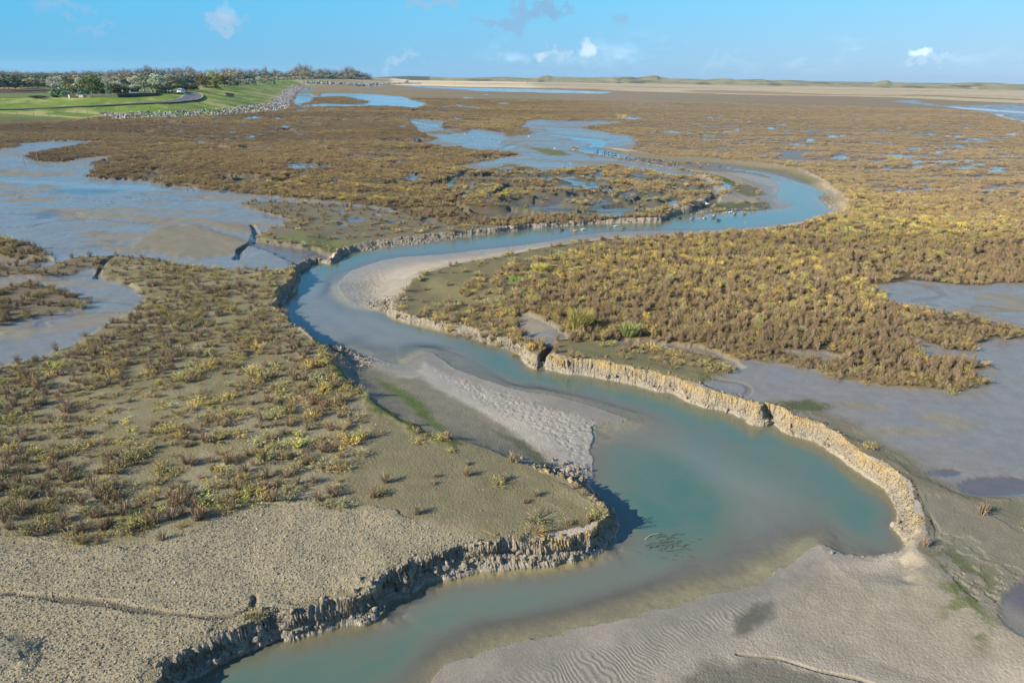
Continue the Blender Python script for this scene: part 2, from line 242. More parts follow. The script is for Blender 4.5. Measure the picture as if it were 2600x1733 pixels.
for pp, lv in LOWB:
    marsh *= 1-(1-lv)*sstep(2.5, -.5, up(sdf(Xh, Yh, gp(pp, MZ*lv), 4.0)))
rid = 1-np.abs(2*fbm(X*2.2, Y*2.2, 4, 31, .6)-1)
h_cl = marsh*(0.50*t_**.75+0.50*sstep(.52, .82, t_+(fbm(X*.8, Y*.8, 3, 35)-.5)*.5))
wide = span0 > 6
h_bar = marsh*(.22*t_ + .78*t_**3.2)
hb_ = sstep(2, 10, X)*sstep(23, 18, Y); h_bar = h_bar*(1-hb_)+marsh*(.1*t_+.9*t_**1.15)*hb_
Z = np.where(sCn >= 0, marsh, h_bar*(1-cliffy)+h_cl*cliffy)
depth = np.minimum(1.5, np.maximum(-sWn, 0)*.16+.03)
depthc = np.minimum(1.5, np.maximum(-sWn, 0)*.45+.05)
cl_side = up(sstep(3.2, 1.2, np.abs(sdf(Xh, Yh, Cp, 8.0))))
depth = depth*(1-cl_side)+depthc*cl_side
Z = np.where(sWn < 0, -depth, Z)
Z = np.where((sWn >= 0) & (Z < .015), .015, Z)
face = (cliffy*sstep(0.02, .12, t_)*sstep(1.0, .93, t_)*(sWn > 0)*(sCn < 0)).astype(np.float32)   # 1 on the eroding bank faces
face *= np.where((X > 6) & (Y < 27.5), sstep(19.6, 21.6, Y), 1.0).astype(np.float32)
Z += face*((rid-.55)*.12+(fbm(X*7, Y*7, 3, 33)-.5)*.22)*sstep(160, 60, rr_)
# attribute layers (kept at full res)
def full(v): return np.full(X.shape, v, np.float32)
veg = full(.92); film = full(0); wet = full(0); yel = full(.35); grn = full(.2)
COL = np.empty((*X.shape, 3), np.float32)
def n_(f, o=3, s=0): return fbm(X*f, Y*f, o, s)
nA, nB, nC2 = n_(.02, 3, 41), n_(.12, 4, 42), n_(.8, 4, 43)
nS = fbm(X*.012, Y*.05, 4, 44)     # streaks across the view, as the creeks run
def lerp(m, c):
    m = m[..., None]
    return m, np.asarray(c, np.float32)
COL[:] = np.array((.085, .068, .040), np.float32)
m, c = lerp(sstep(.42, .62, nB), (.175, .130, .058)); COL[:] = COL*(1-m)+c*m
farf = sstep(60, 200, rr_)
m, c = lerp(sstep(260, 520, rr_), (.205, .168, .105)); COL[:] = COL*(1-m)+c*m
m, c = lerp(sstep(.45, .65, nS)*farf*.75, (.165, .145, .115)); COL[:] = COL*(1-m)+c*m
m, c = lerp(sstep(.52, .68, fbm(X*.01+5, Y*.06, 4, 47))*farf*.6, (.20, .13, .045)); COL[:] = COL*(1-m)+c*m
bw = {}
def paint(poly, soft=.25, rag=0., z=1.0, inner=0, **k):
    if z == 1.0: z = MZ
    """polygon in the survey -> 0..1 mask on the ground with ragged edge; then set layers"""
    L = gp(poly, z) if not isinstance(poly, np.ndarray) else poly
    x0, x1, y0, y1 = L[:, 0].min(), L[:, 0].max(), L[:, 1].min(), L[:, 1].max(); b = max(soft*2+rag*2, .5)
    mm = (X > x0-b) & (X < x1+b) & (Y > y0-b) & (Y < y1+b)
    r_i = np.where(mm.any(1))[0]; c_i = np.where(mm.any(0))[0]
    if not len(r_i): return None
    sl = (slice(r_i[0], r_i[-1]+1), slice(c_i[0], c_i[-1]+1))
    s = sdf(X[sl], Y[sl], L, b)
    if rag: s = s+(fbm(X[sl]/rag/1.6, Y[sl]/rag/1.6, 3, 77)-.5)*2*rag
    a = sstep(soft, -soft, s)*k.get('a', 1.0)
    if 'br' in k: a = a*sstep(.44, .60, fbm(X[sl]*k['br'], Y[sl]*k['br'], 4, 66))
    for nm, arr in (('veg', veg), ('film', film), ('wet', wet), ('yel', yel), ('grn', grn)):
        if nm in k: arr[sl] += (k[nm]-arr[sl])*a
    if 'col' in k:
        COL[sl] += (np.asarray(k['col'], np.float32)-COL[sl])*a[..., None]
    if 'dz' in k: Z[sl] += k['dz']*a
    return sl, a
MUD = (.195, .19, .17); BARE = (.150, .132, .085); SAND = (.36, .315, .25)
mpx = lambda r, px=1.0: r/F_PX*px
# upland and fields
dF = dist_line(Xh, Yh, foot); dK = dist_line(Xh, Yh, crest)
land_poly = np.vstack([foot, gp([(1040,203)], 1.0)*1.2, [(-300, 6000)], [(-6000, 6000)], [(-6000, 100)], [(-300, 90)]])
inl = sdf(Xh, Yh, land_poly, 60.) < 0
hill_poly = np.vstack([foot, crest[::-1], [crest[0]+np.array([-200, -20])]])
on_slope = sdf(Xh, Yh, hill_poly, 60.) < 0
rise = dF/(dF+dK+1e-3)
CZ = np.interp(np.arctan2(Xh, Yh), np.arctan2(crest[:, 0], crest[:, 1]), _cz)
zl = np.where(on_slope, MZ+(CZ-MZ)*(sstep(0, 1, rise)*.5+rise*.5), CZ-(CZ-3)*sstep(12, 70, dK))
land = up(np.where(inl, 1., 0.).astype(np.float32)); zl = up(np.where(inl, zl, 1.0).astype(np.float32)); ons = up((on_slope & inl).astype(np.float32)); rise_u = up(rise.astype(np.float32)); dF_u = up(dF); dK_u = up(dK)
m = land; Z[:] = Z*(1-m)+(zl+(nB-.5)*.5)*m
G1 = np.array((.14, .205, .035), np.float32); G2 = np.array((.33, .31, .13), np.float32); G3 = np.array((.07, .12, .03), np.float32)
gcol = G1+(G2-G1)*sstep(.5, .68, fbm(X*.06, Y*.12, 4, 51))[..., None]; gcol += (G3-gcol)*(sstep(.55, .7, fbm(X*.15, Y*.15, 4, 52))*.6)[..., None]
pu, pv = to_px(X.astype(float), np.maximum(Y, 5.), Z.astype(float))
straw_m = np.maximum(sstep(14, 5, dF_u+(nB-.5)*14)*sstep(560, 640, pu), sstep(5.5, 1.5, dF_u+(nB-.5)*6)*.8)*(ons > .5)
gcol += (np.array((.33, .25, .12), np.float32)-gcol)*straw_m[..., None]
fs = sstep(760, 860, pu)*(land > .5)
gcol += (np.array((.24, .20, .115), np.float32)-gcol)*fs[..., None]
pl = (land > .5) & (ons < .5)
inf = fbm(X*.03, Y*.03, 3, 53)
gcol = np.where(pl[..., None] & (dK_u > 12)[..., None], np.array((.085, .13, .04), np.float32)+(inf-.5)[..., None]*.05, gcol)
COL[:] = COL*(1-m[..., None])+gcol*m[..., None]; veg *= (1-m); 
paint([(-300,228.5),(141,229),(160,231),(141,236),(-300,238)], 3, 0, 3.0, col=(.10,.062,.048)); paint([(-300,221),(160,222.5),(160,226),(-300,225)], 4, 0, 3.0, col=(.30,.22,.12))
paint([(-300,238.5),(141,237),(200,240),(141,249),(-300,252)], 3, 0, 3.0, col=(.115,.16,.055))
# far pale straw land before the dunes
paint(STRAW, 8, 10, 1.0, col=(.58,.47,.30), veg=0, wet=0)
for q in range(26):
    u0 = random.uniform(950, 2600); v0 = 202+.0147*(u0-1000)+random.uniform(3, 24 if u0 > 1300 else 14); L_ = random.uniform(60, 420); hh = random.uniform(.3, .9)
    cc = random.choice([(.58,.46,.28), (.20,.185,.10), (.17,.12,.085), (.26,.17,.075), (.38,.32,.17), (.22,.20,.09)])
    paint([(u0-L_, v0-.0147*L_), (u0, v0-hh), (u0+L_, v0+.0147*L_), (u0, v0+hh)], 6, 8, 1.0, col=cc, a=.75)
paint([(2240,245),(2330,243),(2470,250),(2600,255),(2600,252),(2450,246),(2330,240)], 4, 3, 1.0, col=(.15,.19,.06)); 
paint([(1720,230),(1820,229),(1940,232),(2080,238),(2300,243),(2080,242),(1900,238),(1780,235)], 4, 5, 1.0, col=(.26,.17,.06), a=.8)
paint([(1540,243),(1600,240),(1680,258),(1760,270),(2050,275),(2600,292),(2600,300),(2000,282),(1700,280),(1500,272),(1600,262)], 6, 6, 1.0, col=(.24,.165,.115), a=.7, veg=.15)
paint([(0,303),(400,303),(560,318),(520,345),(300,352),(0,372),(-400,380),(-400,310)], 4, 5, 1.0, col=(.115,.085,.06), yel=.05, a=.7)
paint(STRIP, 1.5, 2, 1.0, film=.8, wet=1, veg=0, col=(.12,.12,.11)); paint([(1020,222),(1190,226),(1215,231),(1200,233),(1100,231),(1020,227)], 2, 2, 1, col=(.19,.165,.14), veg=.1)
paint(RIVER_R, 1.5, 1.5, 1.0, wet=.9, film=.15, veg=0, col=(.17,.15,.125), dz=-.2)
for s_ in (R1, R2): paint(s_, .5, .8, 1.0, film=1, wet=1)
paint(TOPLAKE, .6, 1.2, 1.0, film=.85, wet=1, veg=0, col=(.13,.13,.12), dz=-.25); paint(TOPISLE, .6, 1.5, 1.0, film=0, wet=.2, veg=.9, dz=.25, col=(.15,.12,.06))
paint([(850,254),(935,257),(925,261),(860,259)], .6, 1.5, 1.0, film=0, wet=.2, veg=.8, dz=.25, col=(.15,.12,.06))
# flats
paint(LAKE_L, .35, .5, 1.0, wet=.85, film=.10, veg=0, dz=-.14, col=MUD)
paint([(-400,395),(0,390),(120,415),(300,470),(560,492),(700,505),(560,520),(330,500),(150,560),(0,600),(-400,600)], 1.5, 1.5, 1.0, film=.22)
paint([(0,452),(130,458),(300,466),(480,470),(560,482),(700,492),(560,486),(470,480),(300,480),(130,466),(0,462)], .5, .8, 1.0, film=.75)
paint([(80,540),(130,525),(160,535),(130,550),(90,552)], .5, .6, 1.0, film=.5, col=(.09,.09,.10)); paint([(130,476),(220,476),(330,478),(230,492),(150,486)], .5, .8, 1.0, film=.6, col=(.10,.10,.11))
for p_ in ([(455,563),(500,566),(530,576),(500,574)], [(535,562),(580,560),(640,575),(640,590),(600,586),(550,576)], [(262,622),(330,620),(370,630),(340,640)], [(400,575),(480,572),(620,600),(640,618),(598,640),(500,655),(400,640),(330,622)], [(200,590),(260,582),(280,592),(230,596)], [(200,610),(270,608),(280,616)]):
    paint(p_, .8, .6, 1.0, dz=.10, wet=-.25, a=.7, col=(.185,.16,.105))
paint([(650,606),(708,614),(804,629),(842,641),(750,672),(700,640),(640,618)], .4, .5, 1.0, film=.35, dz=-.25, col=(.14,.12,.105))
for s_ in (ISLE_A, ISLE_B, ISLE_C): paint(s_, .4, .5, 1.0, wet=.1, film=0, veg=.95 if s_ is ISLE_A else .35, dz=.16, col=(.15,.125,.08), yel=.45 if s_ is ISLE_A else .1)
paint([(651,606),(675,583),(716,572),(742,553),(700,543),(643,530),(601,514),(670,510),(765,514),(842,519),(930,528),(1020,540),(1150,560),(1300,566),(1180,585),(1003,603),(934,613),(853,636),(804,628),(708,613)], .4, .4, 1.0, veg=.22, wet=.35, film=0, col=(.155,.135,.085), yel=.2)
paint([(655,605),(760,590),(900,608),(960,600),(930,612),(853,636),(780,622)], .8, .8, 1.0, veg=.03, wet=.1, col=(.135,.145,.06))
paint([(2083,1074),(2440,1235),(2600,1258),(3300,1300),(3300,2000),(2900,1750),(2600,1659),(2427,1544),(2350,1414),(2346,1361),(2335,1294),(2297,1213),(2197,1148)], .5, .6, 1.0, veg=.008, wet=.2, film=0, col=(.18,.162,.118))
paint(FLAT_R, .25, .35, 1.0, wet=.85, film=.10, veg=0, dz=-.06, col=(.205,.19,.165))
paint([(2240,760),(2340,740),(2600,730),(3200,760),(3200,900),(2600,940),(2480,900),(2520,870),(2620,850),(2560,800),(2380,770)], 1, 1, 1.0, film=.30, dz=-.04)
paint([(2083,1074),(1990,1035),(1960,1020),(2060,1010),(2200,1090),(2330,1160),(2440,1240),(2600,1262),(2600,1330),(2350,1230),(2200,1150)], .6, .7, 1.0, wet=-.0, film=0, col=(.135,.125,.08), a=.8)
paint([(1960,1020),(2040,1012),(2115,1030),(2090,1042),(1990,1040)], .3, .4, 1.0, col=(.085,.095,.05), wet=.1, film=0)
for e in ((2640,1545,100,75),(2532,1230,98,27),(2100,1122,36,12),(2400,1195,48,10)):
    paint([(e[0]+e[2]*math.cos(a), e[1]+e[3]*math.sin(a)) for a in np.linspace(0, 2*math.pi, 18)[:-1]], .12, .1, 1.0, film=1, wet=1, dz=-.05, col=(.12,.11,.11))
paint(FLAT_U, .5, .8, 1.0, wet=.85, film=.18, veg=0, dz=-.16, col=(.185,.175,.15))
paint([(1060,318),(1200,322),(1290,345),(1260,372),(1150,368),(1110,350)], 1, 1.2, 1, film=.5); paint([(1270,388),(1400,405),(1470,420),(1400,436),(1280,420),(1200,420)], 1, 1.2, 1, film=.45); paint([(1380,318),(1560,330),(1610,350),(1605,372),(1560,365),(1500,345),(1400,335)], 1, 1.2, 1, film=.4)
paint([(1260,325),(1340,322),(1350,338),(1290,345)], .8, 1, 1, veg=.5, wet=.2, film=0, dz=.12, col=(.16,.13,.075)); paint([(1340,372),(1420,380),(1450,392),(1390,392)], .8, 1, 1, wet=0, film=0, dz=.05, col=(.12,.13,.055)); paint([(1060,336),(1130,328),(1200,333),(1130,340)], .6, 1, 1, veg=.3, wet=.2, film=0, dz=.1)
paint(MIX, 1.0, 1.2, 1.0, veg=.42, wet=.45, film=.0, col=(.105,.100,.065), dz=0, yel=.35)
xx = sdf(Xh, Yh, gp(MIX, MZ), 3.0); xx = up(xx); mixm = sstep(.5, -1.5, xx)
pn = fbm(X*.16, Y*.26, 4, 91); veg += (.98-veg)*mixm*sstep(.52, .59, pn); veg *= 1-mixm*sstep(.51, .46, pn); wet = np.where(mixm > .3, np.maximum(wet, sstep(.5, .42, pn)*.9), wet); Z += mixm*(sstep(.46, .54, pn)*.30-.12)
film += (1-film)*mixm*sstep(.43, .41, pn)
paint([(1150,470),(1260,478),(1380,482),(1520,500),(1500,525),(1400,525),(1250,515),(1180,505)], 1, 1.2, 1, veg=.9, yel=.75, dz=.12, wet=0); paint([(1480,425),(1560,418),(1680,436),(1700,445),(1600,446),(1500,440)], 1, 1.2, 1, veg=.85, yel=.5, dz=.1, wet=0)
# channel surroundings: everything inside the incision
incis = (sCn < 0) & (sWn > -.5)
veg[sC < .0] = 0; wet[sC < 0] = .12; film[sC < 0] = 0
cm = (sC < 0)
SAND = (.37, .32, .25)
barc = np.array(SAND, np.float32)*np.ones((*X.shape, 1), np.float32)
mudb = np.array((.22, .20, .155), np.float32)
barc += (mudb-barc)*sstep(.45, .6, nB)[..., None]*.5
COL[cm] = barc[cm]
pv_, pu_ = pv, pu
def zone(poly, **k): return paint(poly, **k)
zone([(1757,434),(1700,415),(1860,432),(1960,462),(1968,500),(1990,512),(1960,530),(1700,550),(1690,520),(1840,490)], soft=.4, rag=.4, col=(.27,.24,.185), wet=.2)
zone([(1700,540),(1760,522),(1850,505),(1950,500),(1960,515),(1850,535),(1720,550)], soft=.4, rag=.5, col=(.115,.115,.06), wet=.1, veg=.12); zone([(1780,432),(1830,440),(1870,455),(1870,470),(1830,455)], soft=.3, rag=.4, col=(.09,.12,.035))
zone([(1850,455),(1925,465),(1950,480),(1900,490),(1860,480)], soft=.3, rag=.5, veg=.2, col=(.15,.14,.08))
zone([(1440,380),(1508,370),(1700,391),(1865,402),(2025,423),(2132,478),(2162,518),(2155,537),(2110,548),(2095,505),(2020,455),(1900,430),(1700,420),(1501,394)], soft=.6, rag=.5, col=(.20,.17,.11), wet=.2)
zone([(1865,412),(2000,430),(2080,470),(2110,510),(2140,530),(2125,500),(2080,450),(2000,424)], soft=.3, rag=.4, col=(.15,.145,.075), wet=0); zone([(2083,497),(2140,520),(2150,535),(2100,555),(2115,535),(2090,515)], soft=.3, rag=.2, col=(.22,.18,.13), wet=.5)
zone([(815,885),(850,878),(950,905),(1010,930),(1060,930),(1120,960),(1300,1060),(1400,1150),(1520,1275),(1478,1244),(1347,1190),(1175,1125),(1011,1068),(896,984)], soft=.4, rag=.3, col=(.20,.18,.13), wet=.25)
zone([(1060,910),(1076,890),(1133,919),(1263,972),(1500,1030),(1600,1066),(1500,1085),(1500,1230),(1480,1200),(1400,1110),(1300,1060),(1180,990),(1100,950)], soft=.25, rag=.15, col=(.42,.37,.295), wet=.1)
zone([(960,940),(1010,960),(1060,985),(1105,1040),(1130,1080),(1170,1105),(1150,1110),(1090,1070),(1050,1020),(1000,985)], soft=.35, rag=.4, col=(.085,.125,.03), wet=0, a=.85)
zone([(1250,1065),(1330,1090),(1400,1150),(1480,1225),(1520,1268),(1440,1210),(1330,1120)], soft=.2, rag=.2, col=(.12,.12,.075), wet=.2)
zone([(1049,709),(1118,682),(1290,648),(1500,610),(1740,596),(1500,600),(1290,636),(1130,664),(1040,690),(990,740),(985,775),(1003,784)], soft=.3, rag=.2, col=(.27,.245,.18), wet=0)
zone([(1320,1640),(1480,1600),(1700,1545),(1900,1500),(2000,1460),(2090,1500),(1960,1580),(1850,1640),(1700,1720),(1650,1800),(1100,1800),(1120,1700)], soft=.4, rag=.25, col=(.30,.265,.21), wet=.3)
zone([(2080,1384),(2160,1410),(2280,1400),(2330,1395),(2427,1544),(2560,1660),(2300,1733),(2100,1640),(1960,1600),(1990,1500)], soft=.6, rag=.5, col=(.25,.222,.17), wet=.25)
zone([(1640,1733),(1800,1640),(1900,1625),(2000,1645),(2280,1740),(2350,1800),(1600,1800)], soft=.3, rag=.3, col=(.15,.135,.105), wet=.2)
zone([(2330,1330),(2400,1370),(2500,1500),(2700,1640),(2700,1760),(2560,1680),(2400,1560),(2330,1440)], soft=1.3, rag=1.0, col=(.19,.172,.13), wet=.2)
zone([(2340,1380),(2440,1400),(2560,1460),(2530,1560),(2480,1600),(2400,1500)], soft=.8, rag=.8, col=(.10,.112,.05), wet=.0, br=2.4)
zone([(1860,1600),(1870,1560),(1920,1520),(1960,1515),(1968,1545),(1930,1575),(1890,1605)], soft=.2, rag=.15, z=.3, col=(.16,.145,.10), wet=1, film=.7)
# near left: bare crusted mud, sparse bushes
NL = [(-800,1000),(-400,920),(38,919),(126,899),(191,873),(230,847),(325,794),(375,752),(344,725),(249,694),(245,677),(287,646),(383,656),(497,677),(651,687),(744,684),(690,752),(708,786),(746,828),(815,885),(865,945),(946,1022),(1175,1125),(1478,1244),(1554,1301),(1364,1360),(1232,1386),(1057,1418),(934,1510),(738,1556),(574,1594),(405,1678),(375,1733),(250,2000),(-800,2000)]
paint(NL, .3, .3, 1.0, veg=.02, wet=.0, film=0, col=(.18,.155,.085), yel=.35, grn=.5)
inNL = up(sdf(Xh, Yh, gp(NL, MZ), 3.0)) < .2
m = (inNL*sstep(.42, .62, nC2*.6+nB*.4))[..., None]; COL[:] = COL*(1-m)+np.array((.215,.19,.12), np.float32)*m
m = (inNL*sstep(.50, .66, n_(.35, 4, 61))*.7)[..., None]; COL[:] = COL*(1-m)+np.array((.155,.138,.07), np.float32)*m
SP = [(287,648),(383,658),(497,679),(651,690),(740,690),(690,752),(746,828),(830,905),(930,1020),(930,1150),(880,1290),(799,1242),(688,1273),(574,1307),(478,1342),(344,1372),(210,1380),(96,1361),(0,1334),(-700,1340),(-700,990),(38,925),(126,905),(230,850),(325,800),(375,752),(344,725),(249,694)]
paint(SP, .5, .5, 1.0, veg=.50)
for p_ in ([(-700,960),(0,925),(126,905),(240,855),(340,800),(420,750),(560,690),(600,740),(480,840),(320,950),(150,1015),(0,1050),(-700,1080)], [(-700,1180),(0,1190),(150,1220),(330,1260),(450,1290),(380,1340),(210,1370),(0,1330),(-700,1340)], [(430,690),(520,690),(600,720),(560,770),(440,760)]):
    paint(p_, .8, 1.0, 1.0, veg=.62, grn=.6)
paint([(880,1290),(930,1150),(930,1020),(1175,1125),(1400,1215),(1350,1330),(1100,1330),(900,1330)], .4, .5, 1.0, veg=.03, col=(.165,.146,.085))
paint([(830,905),(865,945),(946,1022),(1080,1095),(1180,1130),(1150,1145),(1050,1100),(930,1030),(840,940)], .25, .4, 1.0, veg=.10, col=(.075,.09,.03), dz=.08)
paint([(-700,1345),(0,1340),(96,1366),(344,1378),(574,1312),(799,1248),(850,1290),(1000,1300),(1230,1380),(1057,1410),(934,1500),(738,1545),(574,1590),(405,1678),(300,1800),(-700,1900)], .5, .6, 1.0, veg=.0, col=(.29,.245,.16), a=.9)
paint([(-100,1620),(30,1610),(90,1630),(60,1680),(-100,1700)], .3, .3, 1.0, dz=.15, col=(.2,.18,.13))
# right bank strip along the cliff and dense stand
paint([(1003,784),(1049,709),(1118,682),(1194,663),(1290,648),(1386,629),(1615,603),(1740,600),(1600,612),(1430,640),(1300,680),(1170,740),(1120,790),(1200,820),(1309,860),(1368,890),(1300,866),(1194,834)], .3, .5, 1.0, veg=.07, col=(.155,.14,.075), wet=0)
paint([(1180,720),(1290,670),(1430,640),(1400,700),(1330,780),(1290,800),(1340,850),(1380,880),(1250,840),(1130,790),(1120,760)], .6, .8, 1.0, veg=.55, yel=.5, col=(.16,.135,.07))
paint([(1393,893),(1440,868),(1521,868),(1640,882),(1700,892),(1800,906),(1830,950),(1780,975),(1635,940),(1501,911)], .3, .4, 1.0, veg=.06, col=(.14,.13,.07), wet=0)
paint([(1530,872),(1635,882),(1700,892),(1796,904),(1845,940),(1800,955),(1700,935),(1600,905)], .3, .4, 1.0, veg=.5, yel=.1)
paint(POND8, .12, .15, 1.0, film=.25, wet=.9, veg=0, dz=-.25, col=(.19,.175,.15)); paint(PONDR, .12, .2, 1.0, film=.5, wet=1, veg=0, dz=-.2, col=(.17,.155,.13)); paint(PONDS, .12, .2, 1.0, film=.5, wet=1, veg=0, dz=-.15, col=(.17,.155,.13))
paint([(2120,470),(2220,480),(2600,560),(2600,640),(2300,640),(1990,590),(2090,556),(2160,535)], 3, 4, 1.0, yel=.95, grn=.4); paint([(2050,660),(2600,650),(2600,715),(2465,722),(2312,708),(2217,722),(2080,700)], 1.5, 1.5, 1.0, yel=.1)
paint([(1400,640),(1750,600),(2000,580),(2060,650),(1900,690),(1550,720),(1350,700)], 2, 2, 1.0, yel=.52); paint([(1500,800),(1900,830),(2300,850),(2500,930),(2200,970),(1850,910)], 1, 1, 1.0, yel=.12)
paint([(1680,392),(1800,398),(1960,415),(2100,450),(2150,500),(2250,500),(2150,440),(1950,395),(1700,370)], 2, 2, 1.0, yel=.75, grn=.5)
paint([(500,425),(900,480),(1120,500),(1050,440),(800,440),(560,410)], 2, 2, 1, yel=.6); paint([(1190,305),(1330,315),(1290,330),(1150,320)], 2, 2, 1, yel=.8)
for s_ in (S1, S2, S3, S4, S5, S6, S7, S8, CREEK_M): paint(s_, .15, .25, 1.0, film=1, wet=1, veg=0, dz=-.12, col=(.10,.10,.10))
rq = random.Random(5)
for _ in range(34): ELL.append((rq.uniform(450, 1130), rq.uniform(292, 490), rq.uniform(6, 22), rq.uniform(1.0, 3.2)))
for _ in range(60): q_ = rq.uniform(0, 1); uu_ = rq.uniform(1650, 2600); uu_ = uu_ if not (uu_ < 2190 and q_ > .4) else rq.uniform(2190, 2600); ELL.append((uu_, 292+190*q_, rq.uniform(5, 14)+q_*24, rq.uniform(.9, 1.8)+q_*2))
for e in ELL:
    ky = 1.35 if e[1] < 450 else 1.0
    L = gp([(e[0]+e[2]*math.cos(a)*random.uniform(.55, 1.2), e[1]+ky*e[3]*math.sin(a)*random.uniform(.6, 1.2)) for a in np.linspace(0, 2*math.pi, 20)[:-1]], MZ)
    d0 = np.hypot(*L.mean(0)); sz = max(.2, d0*.006)
    paint(L, sz*.3, sz, 1.0, film=1 if e[1] < 430 else .8, wet=1, veg=0, dz=-.14, col=(.12,.115,.11))
for L, hw, dp in GULLIES:
    Lw = gp(L, MZ); hw2 = max(hw, .0)
    x0, x1, y0, y1 = Lw[:, 0].min()-4, Lw[:, 0].max()+4, Lw[:, 1].min()-4, Lw[:, 1].max()+4
    mm = (X > x0) & (X < x1) & (Y > y0) & (Y < y1); xs = X[mm]; ys = Y[mm]
    d = dist_line(xs, ys, Lw)+(fbm(xs*.8, ys*.8, 3, 71)-.5)*hw2*1.0
    a = sstep(hw2, hw2*.35, d); Z[mm] -= dp*a; veg[mm] *= 1-sstep(hw2*1.0, hw2*.7, d)
    COL[mm] += (np.array((.10,.09,.07), np.float32)-COL[mm])*a[:, None]*.85
flt = sstep(.6, .85, wet)*(veg < .05)*(sC > .2)*(land < .1)
st_ = fbm(X*.10+7, Y*.42, 4, 611); film = np.maximum(film, flt*sstep(.54, .66, st_)*.35*(1-.4*sstep(12, 40, X)))
dl = 1-np.abs(2*fbm(X*.05+9, Y*.12, 4, 613, .55)-1); dl = sstep(.955, .985, dl)*flt; COL += (np.array((.15,.13,.10), np.float32)-COL)*(dl*.6)[..., None]; Z -= dl*.05
dr_ = flt*sstep(.55, .66, fbm(X*.13, Y*.30, 4, 617)); wet -= dr_*.45; COL += (np.array((.22,.19,.125), np.float32)-COL)*(dr_*.55)[..., None]
vmk = sstep(.5, .8, veg)*sstep(55, 85, rr_)*sstep(600, 350, rr_)*(land < .1); hum = fbm(X*.045+2, Y*.20, 4, 621)-.5; Z += vmk*hum*.75; yel += vmk*hum*1.2
veg = np.where((sC > 0) & (sC < 1.3) & (X > 4) & (Y < 42), veg*.08, veg)
Z += ((veg < .02) & (sC > .3)).astype(np.float32)*sstep(60, 40, rr_)*(wet < .2)*((fbm(X*.30, Y*.30, 3, 631)-.5)*.16+(fbm(X*.9, Y*.9, 3, 632)-.5)*.07)
# runnels winding through the stands
lft = sstep(32, 12, X); rl = 1-np.abs(2*fbm(X*.026+3.1, Y*.085+1.7, 4, 601, .55)-1); rmask = sstep(0, 20, rr_-58-50*(1-lft))*sstep(420, 250, rr_)*(sC > 1.5)
rn = sstep(.90, .94, rl)*rmask*sstep(.5, .7, veg)
Z -= rn*(.62*lft+.10); veg *= 1-rn; COL += (np.array((.13,.115,.09), np.float32)-COL)*rn[..., None]*.8; wet = np.maximum(wet, rn*.8); film = np.maximum(film, sstep(.955, .97, rl)*rmask*(1-lft)*(rn > .2)*sstep(100, 130, rr_)*sstep(.45, .55, fbm(X*.03, Y*.03, 2, 603)))
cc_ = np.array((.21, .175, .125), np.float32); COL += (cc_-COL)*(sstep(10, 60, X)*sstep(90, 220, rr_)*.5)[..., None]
# bank face clay colours: ochre upper, pale grey lower
fz = np.clip(Z/MZ, 0, 1.2)
och = np.array((.36,.25,.085), np.float32); gry = np.array((.33,.295,.24), np.float32)
k = sstep(.35, .75, fz+(nC2-.5)*.9+(nB-.5)*.7)[..., None]
fc = gry+(och-gry)*k
wet = wet*(1-face); film *= 1-face
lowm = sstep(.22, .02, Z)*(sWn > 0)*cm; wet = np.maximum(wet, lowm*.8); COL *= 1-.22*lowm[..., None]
COL = np.where((sWn < 0)[..., None] & (land < .5)[..., None], np.array((.25,.215,.145), np.float32)*np.ones_like(COL), COL)
COL *= (0.86+.28*n_(2.3, 4, 81))[..., None]
# fine relief
crumb = (np.abs(fbm(X*11, Y*11, 3, 93)-.5)*2)
rough_m = (1-wet)*(1-film)*(land < .5)*(sWn > 0)
Z += rough_m*sstep(70, 25, rr_)*(crumb-.35)*.018
rip_m = np.zeros_like(Z)
for p_ in ([(1060,905),(1133,925),(1500,1040),(1590,1066),(1500,1090),(1495,1200),(1400,1110),(1180,990)], [(858,725),(907,690),(957,672),(1000,690),(960,740),(1000,785),(900,765)]):
    s_ = up(sdf(Xh, Yh, gp(p_, .4), 2.0)); rip_m = np.maximum(rip_m, sstep(.3, -.8, s_))
pits = fbm(X*6.5+Y*1.2, Y*8.5-X*.8, 2, 95, .4); Z -= rip_m*sstep(.52, .32, pits)*.032*sstep(90, 50, rr_)
s_ = up(sdf(Xh, Yh, gp([(1180,1733),(1400,1640),(1700,1555),(1950,1480),(2000,1500),(1900,1560),(1800,1600),(1700,1680),(1600,1733),(1500,1800),(1100,1800)], .4), 2.0)); rm = sstep(.2, -.6, s_)
wx = X*.78+Y*.62; warp = (fbm(X*.9, Y*.9, 3, 97)-.5)*.9
Z += rm*(np.sin((wx*1.0+warp)*2*math.pi/.15)*.5+.5)*.016*(.4+.9*n_(1.1, 2, 99))
gy, gx = np.gradient(sC); gxx = np.gradient(X, axis=1); gxy = np.gradient(Y, axis=1); gyx = np.gradient(X, axis=0); gyy = np.gradient(Y, axis=0)
det = gxx*gyy-gxy*gyx+1e-9; ex = (gx*gyy-gy*gxy)/det; ey = (gy*gxx-gx*gyx)/det; en = np.hypot(ex, ey)+1e-6; ex /= en; ey /= en   # outward from the channel
fm = np.where((X > 6) & (Y < 27.5), sstep(19.6, 21.6, Y), 1.0)*np.clip(cliffy*sstep(.0, .06, Z)*(sWn > -.1)*(sCn < .35), 0, 1)*sstep(200, 70, rr_)*(land < .1)
push = ((fbm(X*1.3+Z*3.4, Y*1.3-Z*3.9, 4, 201, .55)-.5)*.75+(1-np.abs(2*fbm(X*3.6+Z*7.1, Y*3.6-Z*6.7, 3, 205, .6)-1)-.55)*.22)*fm*.75
X0, Y0 = X.copy(), Y.copy()
X = X+(ex*push).astype(np.float32); Y = Y+(ey*push).astype(np.float32)
